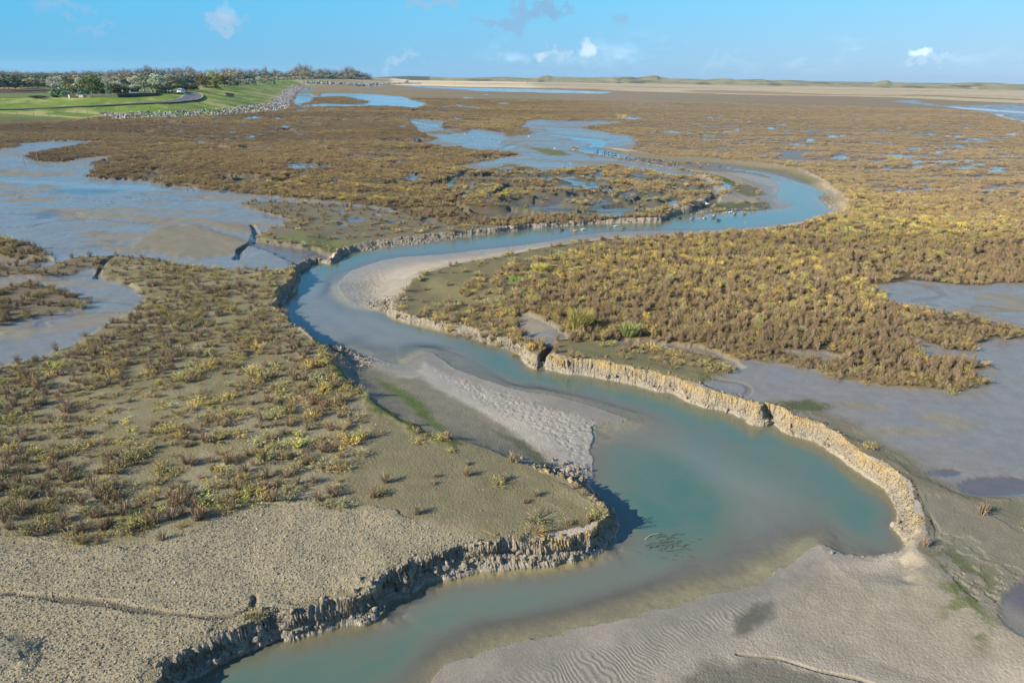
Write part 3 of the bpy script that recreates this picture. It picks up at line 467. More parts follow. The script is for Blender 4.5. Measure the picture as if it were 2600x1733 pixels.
print('grid', X.shape)

def grid_mesh(name, XX, YY, ZZ, keep=None, wrap=False):
    nr, nt = XX.shape; idx = np.arange(nr*nt).reshape(nr, nt)
    q = np.stack([idx[:-1, :-1], idx[:-1, 1:], idx[1:, 1:], idx[1:, :-1]], -1).reshape(-1, 4)
    if keep is not None: q = q[keep.reshape(-1)]
    used = np.unique(q); rem = np.full(nr*nt, -1, np.int64); rem[used] = np.arange(len(used)); q = rem[q]
    co = np.stack([XX, YY, ZZ], -1).reshape(-1, 3)[used].astype(np.float32)
    me = bpy.data.meshes.new(name); me.vertices.add(len(co)); me.vertices.foreach_set('co', co.ravel())
    me.loops.add(q.size); me.loops.foreach_set('vertex_index', q.ravel().astype(np.int32))
    me.polygons.add(len(q)); me.polygons.foreach_set('loop_start', np.arange(0, q.size, 4, dtype=np.int32))
    me.polygons.foreach_set('use_smooth', np.ones(len(q), bool)); me.update(calc_edges=True)
    return me, used
def attr(me, nm, data, typ='FLOAT'):
    a = me.attributes.new(nm, typ, 'POINT')
    if typ == 'FLOAT': a.data.foreach_set('value', np.ascontiguousarray(data, np.float32).ravel())
    elif typ == 'FLOAT_COLOR':
        d = np.ones((len(data), 4), np.float32); d[:, :3] = data; a.data.foreach_set('color', d.ravel())
    elif typ == 'FLOAT_VECTOR': a.data.foreach_set('vector', np.ascontiguousarray(data, np.float32).ravel())
def tag(o, label=None, cat=None, group=None, kind=None):
    if label: o['label'] = label
    if cat: o['category'] = cat
    if group: o['group'] = group
    if kind: o['kind'] = kind
    return o
def link(name, me, m=None, parent=None):
    o = bpy.data.objects.new(name, me); C.objects.link(o)
    if m is not None: me.materials.append(m)
    if parent is not None: o.parent = parent
    return o
def mat(name):
    m = bpy.data.materials.new(name); m.use_nodes = True; t = NT(m.node_tree); t.n.clear()
    return m, t
def pbr(t, **k):
    b = t.new('ShaderNodeBsdfPrincipled', k); t.new('ShaderNodeOutputMaterial', {0: b.outputs[0]}); return b

# ---- ground material
gm, t = mat('marsh ground')
cn = t.new('ShaderNodeAttribute', attribute_name='gcol'); wn = t.new('ShaderNodeAttribute', attribute_name='wet').outputs['Fac']; fn = t.new('ShaderNodeAttribute', attribute_name='film').outputs['Fac']
geo = t.new('ShaderNodeNewGeometry').outputs['Position']
nf = t.noise(geo, 13.0, 5, 0.7).outputs[0]; nm2 = t.noise(geo, 1.3, 4, 0.6).outputs[0]; nl = t.noise(geo, 38.0, 3, 0.6).outputs[0]
c = t.mix(1.0, cn.outputs['Color'], t.new('ShaderNodeCombineColor', {0: t.mr(nf, .25, .75, .78, 1.22), 1: t.mr(nf, .25, .75, .80, 1.20), 2: t.mr(nf, .25, .75, .82, 1.18)}).outputs[0], 'MULTIPLY')
fa = t.new('ShaderNodeAttribute', attribute_name='face').outputs['Fac']
zz = t.new('ShaderNodeSeparateXYZ', {0: geo}).outputs[2]
nb_ = t.noise(geo, 1.1, 5, 0.65).outputs[0]
oc = t.mr(t.math('ADD', t.math('MULTIPLY', zz, 1.1), t.math('MULTIPLY', t.math('SUBTRACT', nb_, .5), 2.2)), .35, 1.0, 0, 1)
sx_ = t.new('ShaderNodeSeparateXYZ', {0: geo}); lb_ = t.math('MULTIPLY', t.mr(sx_.outputs[0], .2, 1.6, 1, 0), t.mr(sx_.outputs[1], 26, 29, 1, 0)); oc = t.math('MULTIPLY', oc, t.math('SUBTRACT', 1.0, t.math('MULTIPLY', lb_, .85)))
fcol = t.mix(oc, (.30, .265, .205, 1), (.40, .295, .14, 1))
fcol = t.mix(1.0, fcol, t.new('ShaderNodeCombineColor', {0: t.mr(nf, .3, .7, .6, 1.25), 1: t.mr(nf, .3, .7, .6, 1.25), 2: t.mr(nf, .3, .7, .6, 1.25)}).outputs[0], 'MULTIPLY')
c = t.mix(fa, c, fcol)
c = t.mix(t.mr(nl, .68, .80, 0, .5), c, (.55, .52, .45, 1))     # shell grit
drk = t.mr(wn, 0, 1, 1.0, .86)
c = t.mix(1.0, c, t.new('ShaderNodeCombineColor', {0: drk, 1: drk, 2: drk}).outputs[0], 'MULTIPLY')
rgh = t.mr(t.math('ADD', wn, t.math('MULTIPLY', t.math('SUBTRACT', nm2, .5), .9)), 0.05, .95, .95, .25)
rgh = t.mix(fn, t.new('ShaderNodeCombineColor', {0: rgh, 1: rgh, 2: rgh}).outputs[0], (.03, .03, .03, 1))
vor = t.new('ShaderNodeTexVoronoi', {'Vector': geo, 'Scale': 11.0, 'Randomness': 1.0})
hgt = t.math('ADD', t.math('MULTIPLY', nf, .5), t.math('MULTIPLY', t.mr(vor.outputs['Distance'], .0, .6, 0, 1), .35))
bst = t.mr(t.math('MAXIMUM', wn, fn), 0, 1, .75, .10)
zsub = t.mr(t.new('ShaderNodeSeparateXYZ', {0: geo}).outputs[2], -.08, 0, .15, 1)
bst = t.math('MAXIMUM', t.math('MULTIPLY', zsub, t.math('MULTIPLY', bst, t.mr(fn, .3, .9, 1, .0))), fa)
bmp = t.new('ShaderNodeBump', {'Height': hgt, 'Strength': bst, 'Distance': t.mr(fa, 0, 1, .045, .16)})
b = pbr(t, **{'Base Color': c, 'Roughness': rgh, 'IOR': 1.36, 'Normal': bmp.outputs[0]})
t.l.new(t.mr(t.math('MAXIMUM', wn, fn), .3, 1, .12, .72), b.inputs['Specular IOR Level'])
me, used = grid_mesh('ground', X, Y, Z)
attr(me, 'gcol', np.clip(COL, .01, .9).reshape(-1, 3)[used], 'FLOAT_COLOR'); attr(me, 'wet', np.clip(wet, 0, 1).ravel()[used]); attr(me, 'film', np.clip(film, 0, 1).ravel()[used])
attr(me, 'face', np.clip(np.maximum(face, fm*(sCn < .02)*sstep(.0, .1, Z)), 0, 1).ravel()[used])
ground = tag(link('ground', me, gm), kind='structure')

# ---- tidal channel water
wmask = (sW < 3.0)
kf = wmask[:-1, :-1] & wmask[1:, 1:] & wmask[1:, :-1] & wmask[:-1, 1:]
sh = np.zeros_like(Z)      # submerged shoals, silt clouds and deeper holes
def soft(poly, v, s=1.5):
    global sh
    q = up(sdf(Xh, Yh, gp(poly, 0.0), s)); sh = np.where(True, sh+v*sstep(s, -s, q), sh)
soft([(1330,990),(1600,1060),(1800,1150),(1980,1230),(2060,1330),(2090,1390),(1900,1480),(1700,1500),(1900,1400),(1850,1280),(1740,1180),(1600,1120),(1500,1110),(1500,1050)], -.50, 1.8)
soft([(1180,1460),(1500,1400),(1620,1330),(1760,1380),(1740,1480),(1400,1560),(1150,1600),(1000,1560)], -.22, 2.0)
soft([(760,800),(850,880),(1000,920),(1080,890),(1140,900),(1100,850),(940,800),(850,760),(780,700),(760,720)], -.75, 2.0)
soft([(1540,1110),(1700,1140),(1830,1260),(1800,1400),(1680,1400),(1590,1340),(1540,1230)], .28, 2.0)
wd = np.clip(-Z+np.clip(sh, -.12, 1), 0.0, 2.0)
me, used = grid_mesh('tidal_channel_water', X, Y, np.zeros_like(X), keep=kf)
attr(me, 'depth', wd.ravel()[used]); attr(me, 'silt', np.clip(-sh, 0, 1).ravel()[used])
wm, t = mat('silty tidal water')
dp = t.new('ShaderNodeAttribute', attribute_name='depth').outputs['Fac']; geo = t.new('ShaderNodeNewGeometry').outputs['Position']
dpn = t.math('MULTIPLY', dp, t.mr(t.noise(geo, .55, 5, .6, .6).outputs[0], .3, .7, .75, 1.25))
opa = t.math('SUBTRACT', 1.0, t.math('POWER', 2.718, t.math('MULTIPLY', dpn, -6.5)))
cr = t.new('ShaderNodeValToRGB'); t.l.new(dpn, cr.inputs[0])
e = cr.color_ramp.elements; e[0].position = 0.0; e[0].color = (.20, .18, .13, 1); e[1].position = 1.0; e[1].color = (.058, .134, .100, 1)
for p, cc in ((.25, (.135, .145, .10, 1)), (.5, (.095, .138, .098, 1)), (.85, (.060, .130, .096, 1))):
    q = e.new(p); q.color = cc
sl_ = t.new('ShaderNodeAttribute', attribute_name='silt').outputs['Fac']; wcol = t.mix(t.math('MULTIPLY', sl_, 1.5, clamp=True), cr.outputs[0], (.175, .175, .145, 1))
dif = t.new('ShaderNodeBsdfDiffuse', {'Color': wcol}); tra = t.new('ShaderNodeBsdfTransparent', {'Color': (.90, .90, .80, 1)})
mx = t.new('ShaderNodeMixShader', {0: opa, 1: tra.outputs[0], 2: dif.outputs[0]})
mp = t.new('ShaderNodeMapping', {'Vector': geo, 'Scale': (1.0, 2.2, 1.0), 'Rotation': (0, 0, .5)})
w1 = t.noise(mp.outputs[0], 2.6, 4, .6, .3).outputs[0]
bmp = t.new('ShaderNodeBump', {'Height': w1, 'Strength': .22, 'Distance': .06})
gl = t.new('ShaderNodeBsdfGlossy', {'Color': (1, 1, 1, 1), 'Roughness': .06, 'Normal': bmp.outputs[0]})
fr = t.new('ShaderNodeFresnel', {'IOR': 1.58, 'Normal': bmp.outputs[0]})
front = t.math('SUBTRACT', 1.0, t.new('ShaderNodeNewGeometry').outputs['Backfacing'])
mx2 = t.new('ShaderNodeMixShader', {0: t.math('MULTIPLY', fr.outputs[0], front), 1: mx.outputs[0], 2: gl.outputs[0]}); t.new('ShaderNodeOutputMaterial', {0: mx2.outputs[0]})
tag(link('tidal_channel_water', me, wm), kind='structure')
#@@VEG
# ------------------------------------------------------------------ look-ups on the ground
def gidx(x, y):
    r = np.maximum(np.hypot(x, y), .3); th = np.arctan2(x, y); ph = np.arctan2(CAM_H, r)
    i = np.interp(-ph, -phi, np.arange(NR)); j = np.interp(th, theta, np.arange(NTH))
    return np.clip(np.round(i).astype(int), 0, NR-1), np.clip(np.round(j).astype(int), 0, NTH-1)
def zat(x, y):
    i, j = gidx(np.atleast_1d(np.asarray(x, float)), np.atleast_1d(np.asarray(y, float))); return Z[i, j]
def hit(u, v, off=0.0):
    """where the sight line of photo pixel (u, v) meets the ground"""
    d = ray(float(u), float(v)); d = d/np.hypot(d[0], d[1])
    s_ = np.geomspace(12, 6000, 6000); zz = CAM_H+d[2]*s_-zat(d[0]*s_, d[1]*s_)-off
    k = np.argmax(zz < 0) if (zz < 0).any() else len(s_)-1
    return float(d[0]*s_[k]), float(d[1]*s_[k]), float(zat(d[0]*s_[k], d[1]*s_[k])[0])
def ztop(u, v, dist):
    d = ray(float(u), float(v)); return CAM_H+d[2]/math.hypot(d[0], d[1])*dist

# ------------------------------------------------------------------ leaf and stem materials
def tint_mat(name, stem, rough=.75, lo=.45, hi=1.6):
    m, t = mat(name)
    a = t.new('ShaderNodeAttribute', attribute_type='INSTANCER', attribute_name='tint').outputs['Color']
    lf = t.new('ShaderNodeAttribute', attribute_name='leaf').outputs['Fac']; vr = t.new('ShaderNodeAttribute', attribute_name='vary').outputs['Fac']
    c = t.mix(lf, stem, a)
    vv = t.mr(vr, 0, 1, lo, hi)
    c = t.mix(1.0, c, t.new('ShaderNodeCombineColor', {0: vv, 1: vv, 2: vv}).outputs[0], 'MULTIPLY')
    pbr(t, **{'Base Color': c, 'Roughness': rough, 'Specular IOR Level': .2}); return m
plant_m = tint_mat('saltmarsh plant', (.27, .20, .135, 1)); tree_m = tint_mat('tree foliage', (.11, .09, .07, 1), .75, .65, 1.35)
def quads_mesh(name, Q, leaf, vary, m):
    """Q: (n,4,3) corner array"""
    n = len(Q); me = bpy.data.meshes.new(name); me.vertices.add(n*4); me.vertices.foreach_set('co', np.ascontiguousarray(Q, np.float32).ravel())
    me.loops.add(n*4); me.loops.foreach_set('vertex_index', np.arange(n*4, dtype=np.int32)); me.polygons.add(n); me.polygons.foreach_set('loop_start', np.arange(0, n*4, 4, dtype=np.int32))
    me.update(calc_edges=True); attr(me, 'leaf', np.repeat(leaf, 4)); attr(me, 'vary', np.repeat(vary, 4)); me.materials.append(m); return me
def strip(a, b, w):
    """flat blades between a and b, (n,3) each, random facing"""
    ax = b-a; rnd = rng.normal(size=a.shape); s = np.cross(ax, rnd); s /= np.linalg.norm(s, axis=1, keepdims=True)+1e-9; w = np.reshape(w, (-1, 1))
    return np.stack([a-s*w, a+s*w, b+s*w*.6, b-s*w*.6], 1)
def leafq(c, size, up_=.3):
    n = len(c); ax = rng.normal(size=(n, 3)); ax[:, 2] = np.abs(ax[:, 2])*.6+up_; ax /= np.linalg.norm(ax, axis=1, keepdims=True); L = size*rng.uniform(.6, 1.4, (n, 1))
    return strip(c-ax*L*.5, c+ax*L*.5, (L*.33)[:, 0])
def shrub_parts(stems, leaves, spread, fan=.45, leafsize=.075, low=.35, lumps=7):
    """unit shrub: height 1, stems fanning from the root, foliage lumps at the upper part"""
    an = rng.uniform(0, 2*math.pi, stems); rr = np.sqrt(rng.uniform(0, 1, stems))*fan; base = np.stack([np.cos(an)*rr*.25, np.sin(an)*rr*.25, np.zeros(stems)-.04], 1)
    tip = np.stack([np.cos(an)*rr*spread*2, np.sin(an)*rr*spread*2, rng.uniform(.6, 1.0, stems)*(1-.35*(rr/fan)**2)], 1)
    mid = (base+tip)/2+rng.normal(0, .03, (stems, 3)); mid[:, :2] *= .8
    S = np.concatenate([strip(base, mid, np.full(stems, .016)), strip(mid, tip, np.full(stems, .012))])
    k = rng.integers(0, stems, leaves); f = rng.uniform(low, 1.05, leaves)[:, None]
    c = np.where(f < .5, base[k]+(mid[k]-base[k])*f*2, mid[k]+(tip[k]-mid[k])*(f-.5)*2)+rng.normal(0, .035, (leaves, 3))
    Lq = leafq(c, leafsize, .5)
    return S, Lq
def both(name, S, Lq, top=True):
    Q = np.concatenate([S, Lq]); lf = np.r_[np.zeros(len(S)), np.ones(len(Lq))]
    zc = Lq.mean(1)[:, 2]; lf[len(S):] = np.clip((zc-.25)*2.2+rng.uniform(-.2, .5, len(Lq)), .1, 1)
    return quads_mesh(name, Q, lf, rng.uniform(0, 1, len(Q)), plant_m)
P_woody = [shrub_parts(64, 170, .38, .6, .045, .45) for _ in range(3)]
P_leafy = [shrub_parts(34, 560, .58, .8, .06, .28) for _ in range(3)]
def patch_quads(nc, kind):
    A = []; B = []
    for _ in range(nc):
        S, Lq = shrub_parts(14, 60, .6 if kind else .4, .7, .10, .3); sc = np.array([.30, .30, 1.0])*rng.uniform(.7, 1.15); off = np.array([*(rng.uniform(-.42, .42, 2)), 0])
        A.append(S*sc+off); B.append(Lq*sc+off)
    return np.concatenate(A), np.concatenate(B)
P_patch = [patch_quads(9, k) for k in (0, 1, 0, 1)]

# ------------------------------------------------------------------ vegetation: where every plant stands
def scatter(n_try):
    # radial law: spacing s(r)
    rg = np.geomspace(13.5, 520, 400); s = .30*np.maximum(1, rg/34)**.72
    pdf = rg*2*R(47)/s**2; cdf = np.concatenate([[0], np.cumsum((pdf[1:]+pdf[:-1])/2*np.diff(rg))]); tot = cdf[-1]
    n = int(tot*n_try); q = rng.uniform(0, tot, n); r = np.interp(q, cdf, rg); th = rng.uniform(R(-47), R(47), n)
    return r*np.sin(th), r*np.cos(th), r, .30*np.maximum(1, r/34)**.72
vx, vy_, vr_, vs = scatter(1.15)
ii, jj = gidx(vx, vy_)
dens = veg[ii, jj]; clump = fbm(vx*.55, vy_*.55, 3, 301); keepp = rng.uniform(0, 1, len(vx)) < dens*np.where(dens < .6, (sstep(.30, .62, clump)*.6+.5)*.85, 1.0)
vx, vy_, vr_, vs, ii, jj, dens = (a[keepp] for a in (vx, vy_, vr_, vs, ii, jj, dens))
isn = (dens < .66) & (vr_ < 70) & (sdf(vx.astype(np.float32), vy_.astype(np.float32), gp(NL, MZ), 1.0) < 0)
key = np.floor(vx/.40).astype(np.int64)*100003+np.floor(vy_/.40+.5*(np.floor(vx/.40) % 2)).astype(np.int64); _, fi = np.unique(key, return_index=True)
kp = ~isn; kp[fi] = True; vx, vy_, vr_, vs, ii, jj, dens = (a[kp] for a in (vx, vy_, vr_, vs, ii, jj, dens))
isn_ = isn[kp]
vz = Z[ii, jj]; ye = yel[ii, jj]; gr = grn[ii, jj]
PAL = {'brown': (.235, .16, .065), 'mauve': (.26, .195, .125), 'olive': (.32, .28, .075), 'yellow': (.55, .41, .08), 'lime': (.40, .43, .09), 'grey green': (.32, .35, .17), 'rust': (.33, .205, .07)}
pk = list(PAL); pc = np.array([PAL[k] for k in pk], np.float32)
cl2 = fbm(vx*.10, vy_*.10, 3, 311); u_ = rng.uniform(0, 1, len(vx)); ye2 = np.clip(ye*1.0+(cl2-.5)*.9, 0, 1)
w_ = np.stack([.55-.35*ye2, .40-.25*ye2, .25+.1*ye2, .03+.30*ye2**1.4, .02+.35*ye2*gr+.16*gr*(dens < .9), .03+.12*gr, .16+.05*ye2], 1); nlm = ((dens < .6)*(vr_ < 75))[:, None]; w_ = w_*(1-nlm)+nlm*np.array([.34, .46, .42, .14, .12, .12, .08]); w_ = np.maximum(w_, 0.005); w_ /= w_.sum(1, keepdims=True)
kc = (np.cumsum(w_, 1) < u_[:, None]).sum(1).clip(0, 6)
tint = pc[kc]*rng.uniform(.6, 1.4, (len(vx), 1)).astype(np.float32)
# far plants blend towards the mean colour of the stand
fm_ = sstep(60, 260, vr_)[:, None]*.45; tint = tint*(1-fm_)+fm_*(pc*w_[:, :, None].mean(0)[None, :, :].mean(0) if False else (w_@pc))
leafy = np.isin(kc, (2, 3, 4, 5)); typ = np.where(vr_ > 105+rng.uniform(-15, 15, len(vx)), 6+rng.integers(0, 4, len(vx)), np.where(leafy, 3, 0)+rng.integers(0, 3, len(vx)))
hgt_ = rng.uniform(.34, .62, len(vx))*np.where(dens > .7, rng.uniform(.85, 1.5, len(vx)), 1.12)*np.where(leafy, .82, 1.0)
wid = np.where(typ >= 6, vs*1.7*np.where(dens < .6, .8, 1), np.where(dens > .7, np.maximum(hgt_*np.where(leafy, .72, .58), vs*.92), hgt_*np.where(leafy, 1.05, .9))); hgt_ = np.where(typ >= 6, hgt_*.85*(1+vr_*.0006), hgt_)
hgt_ *= 1-.45*sstep(80, 260, vr_); hgt_ *= np.where(isn_, rng.uniform(.5, 1.0, len(vx)), 1.0); big_ = fbm(vx*.018, vy_*.05, 4, 341); tint = tint*(.66+.66*sstep(.38, .62, big_))[:, None]
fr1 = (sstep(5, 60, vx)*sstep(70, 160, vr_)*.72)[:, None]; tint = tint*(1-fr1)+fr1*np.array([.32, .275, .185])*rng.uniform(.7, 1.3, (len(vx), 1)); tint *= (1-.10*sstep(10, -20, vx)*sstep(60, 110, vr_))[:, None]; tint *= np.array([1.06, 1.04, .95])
low_ = 1-.45*sstep(.6, .8, fbm(vx*.06, vy_*.16, 3, 331)); hgt_ *= low_
# the 300 that show largest are things of their own: the scattered shrubs of the near left bank
pu2, pv2 = to_px(vx, vy_, vz); NLp = gp(NL, MZ)
ins = (sdf(vx.astype(np.float32), vy_.astype(np.float32), NLp, 1.0) < 0) & (pu2 > -10) & (pu2 < 2610) & (pv2 < 1735)
size_px = hgt_/np.hypot(vr_, CAM_H); order = np.argsort(-np.where((pu2 > 0) & (pu2 < 2600) & (pv2 < 1733) & ins, size_px, 0))[:300]
solo = np.zeros(len(vx), bool); solo[order] = True
def where_txt(u, v):
    if v > 1200: return 'on the near left bank just above the cracked grey mud'
    if u > 840: return 'standing alone on the near left bank\'s bare tip'
    if u > 620: return 'on the near left bank close to the dark channel edge'
    if v < 960: return 'in the crowded band beside the left mudflat pool'
    return 'standing on the open mud of the near left bank'
def part_mesh(nm, Q, leafv): return quads_mesh(nm, Q, np.full(len(Q), leafv, np.float32) if np.isscalar(leafv) else leafv, rng.uniform(0, 1, len(Q)), plant_m)
solo_meshes = [(part_mesh('shrub stems', S, 0.0), part_mesh('shrub foliage', L_, np.clip((L_.mean(1)[:, 2]-.1)*2.0, .15, 1))) for S, L_ in P_woody+P_leafy]
CN = {'brown': 'brown leafed', 'mauve': 'bare grey-mauve stemmed', 'olive': 'olive green', 'yellow': 'golden yellow', 'lime': 'bright yellow-green', 'grey green': 'pale grey-green', 'rust': 'rusty orange'}
for i in order:
    root = bpy.data.objects.new('saltmarsh_shrub', None); C.objects.link(root); root.location = (vx[i], vy_[i], vz[i]-.02); root.rotation_euler = (0, 0, rng.uniform(0, 6.28))
    root.scale = (wid[i]*1.15, wid[i]*1.15, hgt_[i]*1.1); root.empty_display_size = .2
    tag(root, f"{CN[pk[kc[i]]]} shrub {where_txt(pu2[i], pv2[i])}", 'shrub', 'saltmarsh shrubs scattered over the near left bank')
    ms, ml = solo_meshes[typ[i] % 6]
    for nm, me in (('stems', ms), ('foliage', ml)):
        o = bpy.data.objects.new(nm, me); C.objects.link(o); o.parent = root; o['tint'] = [float(x) for x in tint[i]]
# the rest, which nobody could count, as one stand
def instancer(name, protos, co, rot, scl, kind, tint, mat_=None):
    me = bpy.data.meshes.new(name); me.vertices.add(len(co)); me.vertices.foreach_set('co', np.ascontiguousarray(co, np.float32).ravel()); me.update()
    attr(me, 'prot', rot, 'FLOAT_VECTOR'); attr(me, 'pscl', scl, 'FLOAT_VECTOR'); attr(me, 'tint', tint, 'FLOAT_VECTOR')
    a = me.attributes.new('pidx', 'INT', 'POINT'); a.data.foreach_set('value', kind.astype(np.int32))
    o = link(name, me); g = bpy.data.node_groups.new(name+' spread', 'GeometryNodeTree')
    g.interface.new_socket('Geometry', in_out='INPUT', socket_type='NodeSocketGeometry'); g.interface.new_socket('Geometry', in_out='OUTPUT', socket_type='NodeSocketGeometry')
    gi = g.nodes.new('NodeGroupInput'); go = g.nodes.new('NodeGroupOutput'); iop = g.nodes.new('GeometryNodeInstanceOnPoints'); iop.inputs['Pick Instance'].default_value = True
    gti = g.nodes.new('GeometryNodeGeometryToInstance')
    for pm in reversed(protos):
        po = bpy.data.objects.new(pm.name, pm); oi = g.nodes.new('GeometryNodeObjectInfo'); oi.inputs['Object'].default_value = po; g.links.new(oi.outputs['Geometry'], gti.inputs[0])
    def na(nm, ty):
        n = g.nodes.new('GeometryNodeInputNamedAttribute'); n.data_type = ty; n.inputs[0].default_value = nm; return n.outputs[0]
    g.links.new(gi.outputs[0], iop.inputs['Points']); g.links.new(gti.outputs[0], iop.inputs['Instance'])
    g.links.new(na('pidx', 'INT'), iop.inputs['Instance Index']); g.links.new(na('prot', 'FLOAT_VECTOR'), iop.inputs['Rotation']); g.links.new(na('pscl', 'FLOAT_VECTOR'), iop.inputs['Scale'])
    g.links.new(iop.outputs[0], go.inputs[0]); md = o.modifiers.new('spread', 'NODES'); md.node_group = g
    return o
protos = [both(f'clump {i}', S, L_) for i, (S, L_) in enumerate(P_woody+P_leafy+P_patch)]
rs = ~solo; n = rs.sum(); rot = np.zeros((n, 3)); rot[:, 2] = rng.uniform(0, 6.28, n); rot[:, :2] = rng.normal(0, .12, (n, 2))
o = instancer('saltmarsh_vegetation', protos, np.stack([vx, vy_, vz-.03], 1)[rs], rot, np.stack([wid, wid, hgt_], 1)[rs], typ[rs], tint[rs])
tag(o, 'brown, ochre and yellow saltmarsh plants covering the marsh in dense stands', 'marsh plants', kind='stuff'); print('plants', n)
#@@REST
# ------------------------------------------------------------------ clods on the bank faces
def lump_mesh(name, seed, m, sub=2, sharp=.5, flat=.8, smooth=False):
    import bmesh
    from mathutils import noise as mn
    bm = bmesh.new(); bmesh.ops.create_icosphere(bm, subdivisions=sub, radius=.5)
    rd = random.Random(seed); planes = [(Vector((rd.gauss(0, 1), rd.gauss(0, 1), rd.gauss(0, 1))).normalized(), rd.uniform(.26, .42)) for _ in range(9)]
    for v in bm.verts:
        p = v.co.copy()
        for nrm, dd in planes:
            e = p.dot(nrm)-dd
            if e > 0: p -= nrm*e*sharp*1.6 if sharp < .625 else nrm*e
        p *= 1+.22*mn.noise(p*3+Vector((seed, 0, 0))); p.z *= flat; v.co = p
    me = bpy.data.meshes.new(name); bm.to_mesh(me); bm.free()
    me.polygons.foreach_set('use_smooth', [smooth]*len(me.polygons)); me.materials.append(m); return me
def tinted(name, rough=.9, scale=6, spec=.2, lo=.65, hi=1.25):
    m, t = mat(name); a = t.new('ShaderNodeAttribute', attribute_type='INSTANCER', attribute_name='tint').outputs['Color']
    oc = t.new('ShaderNodeTexCoord').outputs['Object']; nn = t.noise(oc, scale, 5, .65).outputs[0]; v = t.mr(nn, .3, .7, lo, hi)
    c = t.mix(1.0, a, t.new('ShaderNodeCombineColor', {0: v, 1: v, 2: v}).outputs[0], 'MULTIPLY')
    bp = t.new('ShaderNodeBump', {'Height': nn, 'Strength': .6, 'Distance': .08}); pbr(t, **{'Base Color': c, 'Roughness': rough, 'Specular IOR Level': spec, 'Normal': bp.outputs[0]}); return m
clod_m = tinted('crumbled clay'); rock_m = tinted('revetment stone', .85, 4)
clods = [lump_mesh(f'clod {i}', 20+i, clod_m, 1, .7, .7) for i in range(5)]
Ff = (np.maximum(face, fm*.7)*(Z > .02)*(rr_ < 110)); cell = np.gradient(RD, axis=0)*RD*np.gradient(TH, axis=1)
wgt = (Ff*np.abs(cell)*np.where(rr_ < 110, 1, 0)*(1+1.5*(Z < .45))).ravel()
ncl = 3600; ch = rng.choice(len(wgt), ncl, p=wgt/wgt.sum()); cx, cy = X.ravel()[ch]+rng.normal(0, .05, ncl), Y.ravel()[ch]+rng.normal(0, .05, ncl); cz_ = Z.ravel()[ch]; crr = np.hypot(cx, cy)
sz = rng.lognormal(-2.55, .55, ncl).clip(.03, .24)*(1+.35*(cz_ < .35)); u_ = rng.uniform(0, 1, ncl); oc_ = np.clip(cz_/MZ+(fbm(cx*1.1, cy*1.1, 3, 401)-.5)*1.6, 0, 1)[:, None]
big = (cx < 3) & (cy < 27) & (rng.uniform(0, 1, ncl) < .45); sz = np.where(big, rng.uniform(.10, .30, ncl), sz); oc_ = np.where(((cx < .8) & (cy < 27))[:, None], oc_*.2, oc_)
ct = (np.array([(.29, .25, .195)])*(1-oc_)+np.array([(.34, .25, .12)])*oc_)*rng.uniform(.75, 1.15, (ncl, 1))
o = instancer('fallen_mud_clods', clods, np.stack([cx, cy, cz_+sz*.05], 1), rng.uniform(0, 6.28, (ncl, 3)), np.stack([sz*1.3, sz, sz], 1), rng.integers(0, 5, ncl), ct)
tag(o, 'crumbled clods of ochre and grey clay lying along the foot of the eroding banks', 'clods', kind='stuff')

# ------------------------------------------------------------------ stone revetment
stones = [lump_mesh(f'stone {i}', 50+i, rock_m, 2, .62, .85) for i in range(6)]
REV = gp([(263,293),(300,303),(400,299.5),(520,295.5),(610,289),(699,283.5),(731,277),(735,262),(742,247),(755,229),(775,218)], MZ)
REVT = [(255,289),(330,289.5),(430,286.5),(520,280),(600,275),(686,265),(690,258),(705,245),(728,229),(741,217),(770,214.5)]
REVW = np.array([hit(u, v)[:2] for u, v in REVT])
def along(L, n):
    seg = np.hypot(*np.diff(L, axis=0).T); cum = np.r_[0, np.cumsum(seg)]/seg.sum(); return np.stack([np.interp(n, cum, L[:, 0]), np.interp(n, cum, L[:, 1])], 1)
ns = 8000; f = rng.uniform(0, 1, ns)**1.15; g = rng.uniform(-.05, 1.02, ns)
pa, pb = along(REV, f), along(REVW, f); pxy = pa+(pb-pa)*g[:, None]; pxy += rng.normal(0, .5, pxy.shape)
rz = zat(pxy[:, 0], pxy[:, 1]); ssz = rng.uniform(.35, .95, ns); tn = (rng.uniform(0, 1, (ns, 1))**1.4*.48+.06)*np.array([(1.0, .98, .95)])
rd_ = np.hypot(pxy[:, 0], pxy[:, 1]); od = np.argsort(rd_/ssz); rotr = rng.uniform(0, 6.28, (ns, 3)); kk = rng.integers(0, 6, ns)
for i in od[:300]:
    o = bpy.data.objects.new('revetment_stone', stones[kk[i]]); C.objects.link(o); o.location = (*pxy[i], rz[i]+ssz[i]*.2); o.rotation_euler = rotr[i]; o.scale = (ssz[i], ssz[i]*.85, ssz[i]*.8); o['tint'] = [float(x) for x in tn[i]]
    tag(o, 'rough grey stone in the rock strip at the foot of the grassy dike', 'stone', 'grey stones protecting the foot of the dike')
rs2 = od[300:]
o = instancer('revetment_stones', stones, np.stack([pxy[:, 0], pxy[:, 1], rz+ssz*.2], 1)[rs2], rotr[rs2], np.stack([ssz, ssz*.85, ssz*.8], 1)[rs2], kk[rs2], tn[rs2])
tag(o, 'grey stone revetment running from the dike corner away along the marsh edge', 'stones', kind='stuff')
fr_ = gp([(776,216.5),(840,216),(920,216.5),(975,213.5),(1060,212.5)], MZ); q = along(fr_, rng.uniform(0, 1, 900)); q += rng.normal(0, 5, q.shape); nn = len(q); s3 = rng.uniform(2, 5, nn)
